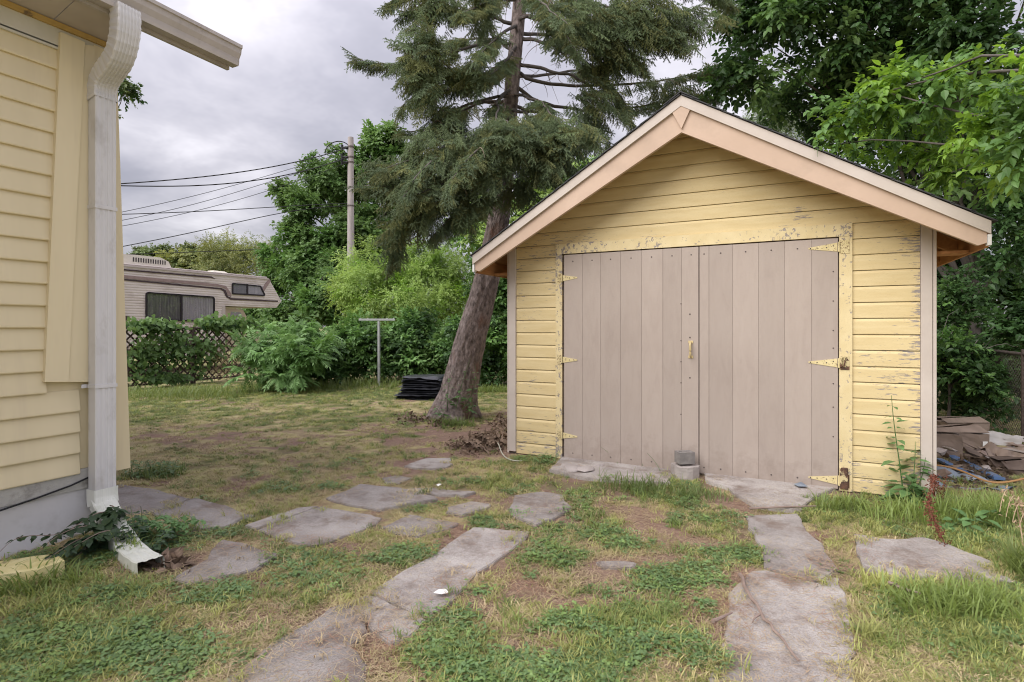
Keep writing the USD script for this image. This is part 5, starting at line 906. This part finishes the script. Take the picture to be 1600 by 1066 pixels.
# ivy on the lattice
def leafy(name, pts, nrm, L, W, mt, seed, parent=None, hang=.6, **kw):
    rng = RNG(seed); n = len(pts); D = rng.normal(size=(n, 3)) * .7 - UP * hang + nrm * .3; Nn = nrm + rng.normal(size=(n, 3)) * .45 + UP * .3; Ls = L * rng.uniform(.6, 1.25, n)
    return obj(name, MB().add(*leaves(pts, D, Nn, Ls, Ls * W / L, curl=.2)), mt, parent, **kw)
def on_lattice(ells, seed, X=LX + .05, dz=.05):
    rng = RNG(seed); P_ = []
    for cx, cy, rx, ry, n in ells:
        u = rng.normal(size=(n, 2)) * .5; pp = np.array([onX(cx + a * rx, cy + b * ry, X + dz * rng.normal()) for a, b in u]); P_.append(pp)
    P_ = np.vstack(P_); return P_[(P_[:, 2] > .02)]
iv = thing('ivy', 'green ivy mounding over the left half of the lattice', 'vine', (LX + .05, 8, 0))
leafy('leaf_mass', on_lattice([(240, 507, 34, 9, 420), (225, 555, 22, 34, 240), (275, 540, 44, 28, 380), (330, 545, 30, 26, 160), (255, 590, 60, 9, 240), (310, 560, 20, 30, 90), (345, 505, 34, 10, 420), (395, 508, 36, 12, 300)], 41, dz=.10), np.array([1., 0, 0]), .12, .10, 'maple_leaf', 42, iv, kind='stuff')
leafy('leaf_mass', on_lattice([(245, 510, 34, 8, 200), (262, 560, 55, 28, 190), (350, 508, 30, 8, 160)], 43, dz=.07), np.array([1., 0, 0]), .11, .09, 'dark_leaf', 44, iv, kind='stuff')
sm = MB(); rng = RNG(45)
for k in range(16):
    y = rng.uniform(LY0, LY1); P_ = [np.array([LX + .05 + rng.normal() * .02, y, 0])]
    while P_[-1][2] < 1.35: P_.append(P_[-1] + np.array([rng.normal() * .01, rng.normal() * .10, rng.uniform(.12, .25)]))
    sm.tube(curve(P_, 20), np.linspace(.008, .003, 20), 4)
obj('stem', sm, 'dead_twig', iv, kind='stuff')
dv = thing('dead_vine', 'tangle of leafless pale vines on the right half of the lattice', 'vine', (LX + .07, 9.4, 0)); sm = MB()
for k in range(70):
    c = onX(rng.normal(353, 16), rng.normal(562, 16), LX + .06 + .03 * rng.normal()); d = unit(rng.normal(size=3) * (.15, 1, .9)); l = rng.uniform(.3, .8)
    sm.tube(curve([c - d * l / 2, c + rng.normal(size=3) * (.02, .08, .08), c + d * l / 2 + rng.normal(size=3) * (.02, .12, .12)], 12), .0045, 4)
obj('stem', sm, 'dry_plant', dv)
# ------------------------------------------------------------------ grass, clover, litter
def patch_piece(seed, R, n, L, W, bend=(.4, 1.4), clumps=7):
    rng = RNG(seed); c = rng.normal(size=(clumps, 2)) * R * .45; k = rng.integers(0, clumps, n); B = np.c_[c[k] + rng.normal(size=(n, 2)) * R * .14, np.full(n, -.006)]
    return blades(B, rng.uniform(0, 2 * np.pi, n), L * rng.uniform(.45, 1.2, n), rng.uniform(*bend, n), W * rng.uniform(.7, 1.2, n))
def clover_piece(seed, R, n, L, h):
    rng = RNG(seed); P_ = np.c_[rng.normal(size=(n, 2)) * R * .45, h * rng.uniform(.3, 1, n)]; A = rng.uniform(0, 2 * np.pi, n); out = []
    for k in range(3):
        D = np.c_[np.cos(A + k * 2.1), np.sin(A + k * 2.1), rng.normal(size=n) * .15]; out.append(leaves(P_, D, np.tile(UP, (n, 1)) + rng.normal(size=(n, 3)) * .25, L * rng.uniform(.7, 1.2, n), L * .8, .15, .1))
    B = P_ * (1, 1, 0); out.append(blades(B, A, P_[:, 2] * 1.05, np.full(n, .1), np.full(n, .002))); return join(out)
def litter_piece(seed, R, n, L, W):
    rng = RNG(seed); B = np.c_[rng.normal(size=(n, 2)) * R * .5, rng.uniform(.0, .012, n)]; A = rng.uniform(0, 2 * np.pi, n); l = L * rng.uniform(.4, 1.2, n); H = np.c_[np.cos(A), np.sin(A), rng.normal(size=n) * .08]; S = np.c_[-np.sin(A), np.cos(A), 0 * A] * W / 2
    v = np.stack([B - S, B + S, B + H * l[:, None]], 1).reshape(-1, 3); return v, np.arange(3 * n).reshape(-1, 3)
def yard(n, seed, x=(-13, 4), y=(1.0, 14), far=1.6):
    """points of the yard that the photograph shows, thinner with distance, off the slabs and out of the buildings"""
    rng = RNG(seed); d = 1.75 * (13.5 / 1.75) ** (rng.random(n) ** far); px = rng.uniform(-60, 1660, n); P_ = EYE + (FW + RT * ((px - 800) / FPX)[:, None]) * d[:, None]; P_[:, 2] = 0
    ok = (P_[:, 0] > x[0]) & (P_[:, 0] < x[1]) & ~((P_[:, 0] > GXL - .02) & (P_[:, 0] < GXR + .03) & (P_[:, 1] > GY - .04)) & ~((P_[:, 0] < HX + .03) & (P_[:, 1] < HY + .02)); return P_[ok]
def lay(name, label, cat, protos, P_, seed, s=(.7, 1.3), off=0.0):
    rng = RNG(seed); n = len(P_); P_ = P_.copy(); on = shapely.contains_xy(ALLSLAB, P_[:, 0], P_[:, 1]); P_[:, 2] = np.where(on, .016, gz(P_[:, 0], P_[:, 1])) + off
    A = rng.uniform(0, 2 * np.pi, n); ax = np.stack([np.c_[np.cos(A), np.sin(A), 0 * A], np.c_[-np.sin(A), np.cos(A), 0 * A], np.tile(UP, (n, 1))], 1)
    scatter(name, protos, P_, ax, rng.uniform(*s, n), rng.integers(0, len(protos), n), None, label, cat)
OUT = ALLSLAB.buffer(.055); shapely.prepare(OUT); off_slab = lambda P_: ~shapely.contains_xy(OUT, P_[:, 0], P_[:, 1]) | ((RNG(99).random(len(P_)) < .22) & ~shapely.contains_xy(SLAB_IN, P_[:, 0], P_[:, 1]))
Yd = yard(52000, 1, far=1.3); gr, di = plan(Yd); ok = off_slab(Yd); rng = RNG(6); Yd, gr, di = Yd[ok], gr[ok], di[ok]
px, py = photo(Yd); lush = field(Yd, [(60, 930, 120, 40, .7), (250, 935, 120, 30, .35), (60, 1040, 120, 40, .35), (1440, 800, 150, 45, 1), (1540, 860, 110, 80, 1), (1500, 970, 130, 70, 1), (420, 612, 300, 16, 1), (1310, 800, 60, 26, .7), (690, 1000, 80, 50, .5)])
nz = meshkit.fbm(np.c_[Yd[:, :2] * 3.1, np.zeros(len(Yd))], 3, 12)
near = np.linalg.norm(Yd[:, :2], axis=1) < 6
SH = [('tuft', patch_piece(300 + k, .09, 34, .045, .0042, (.6, 1.5)), m) for k, m in enumerate(('grass_green', 'grass_mid', 'grass_mid', 'grass_green'))]
DRY = [('tuft', patch_piece(310 + k, .11, 50, .045, .0034, (1.0, 1.6)), m) for k, m in enumerate(('grass_dry', 'grass_mid', 'grass_dry', 'straw'))]
MEDG = [('tuft', patch_piece(320 + k, .10, 40, .085, .006, (.5, 1.4), 5), m) for k, m in enumerate(('grass_lush', 'grass_green', 'grass_mid', 'grass_mid'))]
CLV = [('clover', clover_piece(330 + k, .08, 15, .014, .03), m) for k, m in enumerate(('clover', 'clover_bright', 'clover'))]
r = rng.random(len(Yd))
Yf = yard(15000, 5, far=.8); Yf = Yf[(Yf[:, 1] > 4.5) & off_slab(Yf)]; gf, df = plan(Yf); Yf = Yf[(rng.random(len(Yf)) < .12 + .6 * gf) & (df < .55)]
lay('short_grass', 'short worn green lawn grass growing all over the yard', 'grass', SH, np.vstack([Yd[(r < .05 + .34 * gr * gr) & (di < .4)], Yf]), 21, s=(.8, 1.4))
r = rng.random(len(Yd)); lay('dry_grass', 'straw coloured dry grass across the open lawn', 'grass', DRY, Yd[(r < .44 - .26 * gr - .50 * di)], 22)
r = rng.random(len(Yd)); lay('long_grass', 'longer bright green grass in tufts along the edges', 'grass', MEDG, Yd[r < np.clip(.25 * lush + .10 * (gr > .7) * (nz > .5), 0, .45) * np.where(near, 1, 1.4)], 23, s=(.45, .95))
r = rng.random(len(Yd)); lay('clover', 'low clover patches between the concrete strips', 'clover', CLV, Yd[(r < np.clip(.95 * (gr - .42), 0, .42) * (nz < .58) * (1 - .6 * lush) * (di < .33)) & near], 24)
LIT = [('straw_bits', litter_piece(340 + k, .15, 60, .075, .0022), m) for k, m in enumerate(('straw', 'straw', 'needle_litter', 'dry_plant'))]
Yl = yard(7000, 2); gr, di = plan(Yl); r = rng.random(len(Yl)); on = shapely.contains_xy(ALLSLAB, Yl[:, 0], Yl[:, 1]); edge = on & ~shapely.contains_xy(ALLSLAB.buffer(-.10), Yl[:, 0], Yl[:, 1])
pxl, pyl = photo(Yl); strawy = field(Yl, [(1200, 985, 40, 50, .6), (1295, 880, 26, 60, 1), (1215, 930, 40, 24, .8), (1150, 1050, 60, 24, .7), (1250, 960, 40, 20, .6), (900, 765, 90, 20, 1), (590, 1030, 30, 50, .6)])
lay('straw_litter', 'dry clippings and needles strewn over soil and slabs', 'litter', LIT, Yl[(r < np.where(on, np.where(edge, .22, .03) + .26 * strawy, .5 + .3 * di))], 25, off=.002)
# heaps of dead leaves
def leaf_heap(label, ells, n, seed, hmax):
    rng = RNG(seed); P_ = []
    for cx, cy, rx, ry, w in ells:
        u = rng.normal(size=(int(n * w), 2)) * .5; q_ = np.array([g(cx + a * rx, cy + b * ry) for a, b in u]); q_[:, 2] = gz(q_[:, 0], q_[:, 1]) + hmax * rng.random(len(q_)) * np.exp(-(u ** 2).sum(1) * 1.2); P_.append(q_)
    P_ = np.vstack(P_); P_ = P_[(P_[:, 0] < GXL - .04) | (P_[:, 1] < GY - .04) | (P_[:, 0] > GXR + .04)]; k = len(P_); D = rng.normal(size=(k, 3)) * (1, 1, .5); Ls = .075 * rng.uniform(.5, 1.3, k)
    obj('dead_leaves', MB().add(*leaves(P_, D, UP + rng.normal(size=(k, 3)) * .8, Ls, Ls * .55, .5, .5)), 'dead_leaf', None, label=label, cat='dead leaves', kind='stuff')
leaf_heap('brown withered leaf heap against the garage left corner', [(765, 690, 40, 14, .7), (740, 700, 50, 10, .4), (785, 668, 20, 16, .3)], 650, 3, .09)
leaf_heap('low brown leaf litter at the left foot of the spruce', [(650, 656, 36, 8, .5), (690, 663, 30, 7, .3)], 260, 4, .08)
leaf_heap('dark dead leaves below the downspout outlet', [(265, 880, 34, 14, 1)], 220, 5, .03)
leaf_heap('scattered brown leaves around the rubbish heap', [(1530, 735, 70, 26, 1)], 500, 6, .06)
# tall grass clumps
def tall_clump(label, px, py, rpx, n, L, mt, seed, w=.007, bend=(.3, 1.3), ry=.5, mats=None):
    rng = RNG(seed); c = g(px, py); rm = rpx / FPX * np.dot(c - EYE, FW); n = int(n * .75); B = c + (np.clip(rng.normal(size=(n, 1)), -1.7, 1.7) * RT + np.clip(rng.normal(size=(n, 1)), -1.7, 1.7) * FW * ry) * rm * .5; B = B[off_slab(B)]; n = len(B); B[:, 2] = gz(B[:, 0], B[:, 1])
    if seed < 600: B[:, 1] = np.minimum(B[:, 1], GY - .05)
    L *= .82; n = len(B); v, f = blades(B, rng.uniform(0, 2 * np.pi, n), L * rng.uniform(.4, 1.15, n), rng.uniform(*bend, n), w * rng.uniform(.6, 1.2, n)); obj('grass_clump', MB().add(v, f), mt, None, label=label, cat='grass clump')
tall_clump('tall dark green grass clump against the middle of the door bottoms', 1000, 763, 70, 420, .20, 'grass_green', 501)
tall_clump('lower green grass clump in front of the two concrete blocks', 1085, 775, 70, 380, .13, 'grass_green', 502)
tall_clump('grass clump at the foot of the right door hinge post', 1312, 795, 42, 380, .19, 'grass_lush', 503)
tall_clump('thick grass below the tall weed at the right garage corner', 1425, 808, 90, 700, .22, 'grass_lush', 504)
tall_clump('overgrown grass beside the blue planks at the right edge', 1545, 810, 90, 900, .30, 'grass_lush', 605)
tall_clump('long arching grass in the lower right beyond the slab', 1500, 950, 110, 1200, .19, 'grass_lush', 606, .0075)
tall_clump('rank grass along the outermost right edge of the yard', 1620, 900, 70, 900, .30, 'grass_lush', 607, .0075)
tall_clump('low grass fringe in front of the right hand slab', 1400, 915, 60, 400, .13, 'grass_mid', 608)
tall_clump('grass on the edge of the right concrete strip near the bottom', 1345, 1000, 26, 260, .16, 'grass_mid', 609)
tall_clump('green grass clump growing at the front of the spruce trunk', 708, 664, 36, 420, .19, 'grass_green', 610)
tall_clump('long coarse grass below the pale board in the lower left', 45, 918, 80, 260, .19, 'grass_lush', 611, .009)
tall_clump('grass blades beside the downspout outlet', 205, 868, 36, 120, .20, 'grass_lush', 612, .007)
tall_clump('lush weeds grass along the foot of the lattice', 280, 618, 120, 1500, .30, 'grass_lush', 613, .012, ry=.5)
tall_clump('bright grass strip in front of the sumac and clothes pole', 510, 603, 130, 1800, .32, 'grass_lush', 614, .013, ry=.5)
tall_clump('sunny grass patch between the spruce and the garage', 775, 612, 40, 500, .26, 'grass_lush', 615, .012)
tall_clump('long grass at the foot of the house corner', 240, 742, 50, 500, .13, 'grass_green', 616, .006)
# leafy plants
def herb(name, label, cat, stems, L, W, mt, seed, r=.004, pinn=False, nleaf=12, stem_mt='weed_leaf'):
    """stems = lists of points; leaves pair off along each, smaller to the tip"""
    rng = RNG(seed); base = np.array(stems[0][0], float); t = thing(name, label, cat, (base[0], base[1], 0)); P_, D, N_, Ls = [], [], [], []
    for s in stems:
        c = curve(s, 20); obj('stem', MB().tube(c, np.linspace(r, r * .35, 20), 5), stem_mt, t, smooth=True)
        for k in range(nleaf):
            u = .12 + .86 * k / nleaf; i = min(int(u * 19), 18); p = c[i]; tg = unit(c[i + 1] - c[i]); az = k * 2.4 + rng.random(); h = np.array([math.cos(az), math.sin(az), 0]); sc = (1.1 - .75 * u)
            P_ += [p, p]; D += [h + tg * .25 - UP * .15, -h + tg * .25 - UP * .15 + rng.normal(size=3) * .2]; N_ += [UP + tg * .2 + rng.normal(size=3) * .25] * 2; Ls += [L * sc * rng.uniform(.7, 1.2), L * sc * rng.uniform(.6, 1.1)]
    Ls = np.array(Ls); D = unit(np.array(D)); P_ = np.array(P_) + D * (Ls * .25)[:, None]; N_ = np.array(N_)
    if L >= .1:
        for i in range(len(Ls)): obj('leaf', MB().add(*leaves(P_[i:i + 1], D[i:i + 1], N_[i:i + 1], Ls[i:i + 1], Ls[i:i + 1] * W / L, .15, .3)), mt, t)
    else: obj('foliage', MB().add(*leaves(P_, D, N_, Ls, Ls * W / L, .15, .3)), mt, t, kind='stuff')
    return t
wb = g(1412, 782); W_ = lambda px, py, d: at(px, py, d); dW = np.dot(wb - EYE, FW)
herb('weed', 'tall thin weed with toothed leaves standing before the right corner board', 'weed', [[wb, W_(1405, 720, dW), W_(1398, 670, dW), W_(1393, 618, dW)]], .165, .085, 'weed_leaf', 1, .006, nleaf=12)
herb('weed', 'shorter bushy weed overlapping the bottom of the right corner board', 'weed', [[wb + RT * .05, W_(1428, 740, dW), W_(1430, 690, dW)], [wb + RT * .06, W_(1440, 745, dW), W_(1446, 715, dW - .05)], [wb + RT * .02, W_(1420, 765, dW - .1), W_(1436, 740, dW - .15)]], .16, .10, 'weed_leaf', 2, .005, nleaf=9)
herb('weed', 'broad leaved weed under the drooping red dock stalk', 'weed', [[g(1475, 842), W_(1490, 815, 3.75), W_(1500, 800, 3.7)], [g(1500, 838), W_(1520, 812, 3.7), W_(1530, 805, 3.7)], [g(1520, 825), W_(1545, 800, 3.8), W_(1560, 795, 3.8)]], .13, .10, 'weed_leaf', 3, .004, nleaf=6)
herb('weed', 'leafy suckers sprouting from the lower spruce trunk', 'weed', [[at(712, 640, 8.1), at(725, 590, 8.1), at(735, 560, 8.1)], [at(700, 640, 8.1), at(700, 610, 8.05), at(708, 575, 8.0)], [at(722, 640, 8.1), at(742, 600, 8.1), at(742, 570, 8.1)], [at(690, 650, 8.1), at(684, 640, 8.0), at(676, 632, 8.0)], [at(728, 645, 8.1), at(738, 630, 8.0), at(728, 618, 8.0)]], .12, .075, 'weed_leaf', 4, .005, nleaf=9)
herb('weed', 'low leafy weed by the left bottom corner of the doors', 'weed', [[g(836 + k * 9, 724), g(836 + k * 9, 724) + UP * .07 + RT * .03, g(838 + k * 10, 724) + UP * (.11 + .03 * (k % 2)) + RT * .05 - FW * .04] for k in range(4)], .05, .02, 'clover', 5, .003, nleaf=10)
herb('seedling', 'thin seeding grass stalks rising before the left door leaf', 'seedling', [[g(962, 742), at(956, 712, 5.55), at(939, 699, 5.5)], [g(1030, 748), at(1022, 720, 5.3), at(1011, 708, 5.3)], [g(1000, 750), at(1003, 720, 5.4), at(1000, 700, 5.4)]], .035, .006, 'grass_lush', 6, .003, nleaf=5)
bv = [[onX(185, 815, -3.95), onX(140, 808, -3.9), onX(90, 835, -3.85), onX(40, 838, -3.85), onX(0, 862, -3.85)], [onX(178, 830, -3.9), onX(150, 822, -3.85), onX(105, 830, -3.8), onX(60, 862, -3.8)], [onX(160, 860, -3.8), onX(140, 840, -3.8), onX(110, 850, -3.75), onX(70, 875, -3.7)], [onX(172, 790, -3.95), onX(178, 800, -3.85), onX(160, 830, -3.8), onX(120, 868, -3.75)], [onX(190, 845, -3.7), onX(165, 830, -3.7), onX(130, 846, -3.7), onX(90, 870, -3.7)]]
herb('bramble', 'dark trailing bramble along the white foundation left of the downspout', 'bramble', bv, .085, .062, 'vine_dark', 7, .004, nleaf=26, stem_mt='dead_twig')
herb('bramble', 'green leafy creeper spilling over the slabs behind the downspout outlet', 'creeper', [[g(205 + 9 * k, 838 + 4 * (k % 3)), g(215 + 12 * k, 830 + 6 * (k % 3)) + UP * .10, g(228 + 14 * k, 834 + 7 * (k % 3)) + UP * .05] for k in range(8)], .06, .05, 'weed_leaf', 8, .003, nleaf=12)
herb('weed', 'dense low weeds at the house corner where the lawn begins', 'weed', [[g(205 + 11 * k, 745 + 4 * (k % 2)), g(207 + 11 * k, 742) + UP * .10, g(212 + 11 * k, 744) + UP * .16] for k in range(7)], .06, .045, 'clover', 9, .003, nleaf=10)
# dock stalk with seeds, dry plant, roof sprig
dk_ = thing('dock_plant', 'rust red dock seed stalk drooping over the right slab', 'dock plant', g(1462, 800))
sc_ = curve([g(1465, 806), at(1460, 770, 4.25), at(1461, 745, 4.1), at(1452, 790, 3.75), at(1466, 828, 3.5), at(1480, 858, 3.45)], 40); s2 = curve([g(1466, 806), at(1470, 775, 4.3), at(1480, 742, 4.35)], 20)
obj('stem', MB().tube(sc_, np.linspace(.005, .0025, 40), 5), 'dock_seed', dk_); obj('stem', MB().tube(s2, np.linspace(.004, .002, 20), 5), 'dock_seed', dk_); rng = RNG(31)
def seeds(c, i0, n, rr):
    mb = MB(); k = rng.integers(i0, len(c) - 1, n); p = c[k] + rng.normal(size=(n, 3)) * rr; D = rng.normal(size=(n, 3)) - UP * .6; mb.add(*leaves(p, D, rng.normal(size=(n, 3)), .013 * rng.uniform(.7, 1.3, n), .011, .4)); return mb
obj('seed_head', seeds(sc_, 8, 700, .014), 'dock_seed', dk_); obj('seed_head', seeds(s2, 10, 160, .010), 'dock_seed', dk_)
dp = thing('dry_plant', 'withered tan plant with curled leaves at the extreme right', 'dry plant', g(1600, 880)); P_ = []; rng = RNG(37)
for k in range(6):
    c = curve([g(1600 + 6 * k, 872), at(1590 + 8 * k, 800, 3.5), at(1575 + 10 * k, 765 + 10 * k, 3.4), at(1562 + 10 * k, 800 + 8 * k, 3.3)], 20); obj('stem', MB().tube(c, np.linspace(.005, .002, 20), 5), 'dry_plant', dp); P_.append(c[rng.integers(6, 20, 26)] + rng.normal(size=(26, 3)) * .01)
P_ = np.vstack(P_); Ls = .026 * rng.uniform(.5, 1.2, len(P_)); obj('foliage', MB().add(*leaves(P_, rng.normal(size=P_.shape) - UP * .8, rng.normal(size=P_.shape), Ls, Ls * .45, .6, .6)), 'dry_plant', dp)
rs = onY(1277, 245, 4.98); herb('vine_sprig', 'small green sprig hanging over the right rake board', 'sprig', [[rs + UP * .22 + (0, .15, 0), rs + UP * .14 + (0, .02, 0), rs + UP * .04 + (0, -.05, 0), rs - UP * .02 + (0, -.06, 0)]], .075, .065, 'hedge_leaf', 11, .004, nleaf=6)

herb('bramble', 'thin leafy weeds growing around the downspout kick-out', 'weed', [[g(196 + 7 * k, 872 - 6 * k), g(194 + 7 * k, 866 - 6 * k) + UP * .13, g(188 + 8 * k, 868 - 6 * k) + UP * (.18 + .04 * (k % 3))] for k in range(5)] + [[g(240 + 8 * k, 872 - 9 * k), g(245 + 8 * k, 868 - 9 * k) + UP * .07, g(252 + 8 * k, 868 - 9 * k) + UP * .09] for k in range(4)], .075, .055, 'vine_dark', 12, .003, nleaf=9)
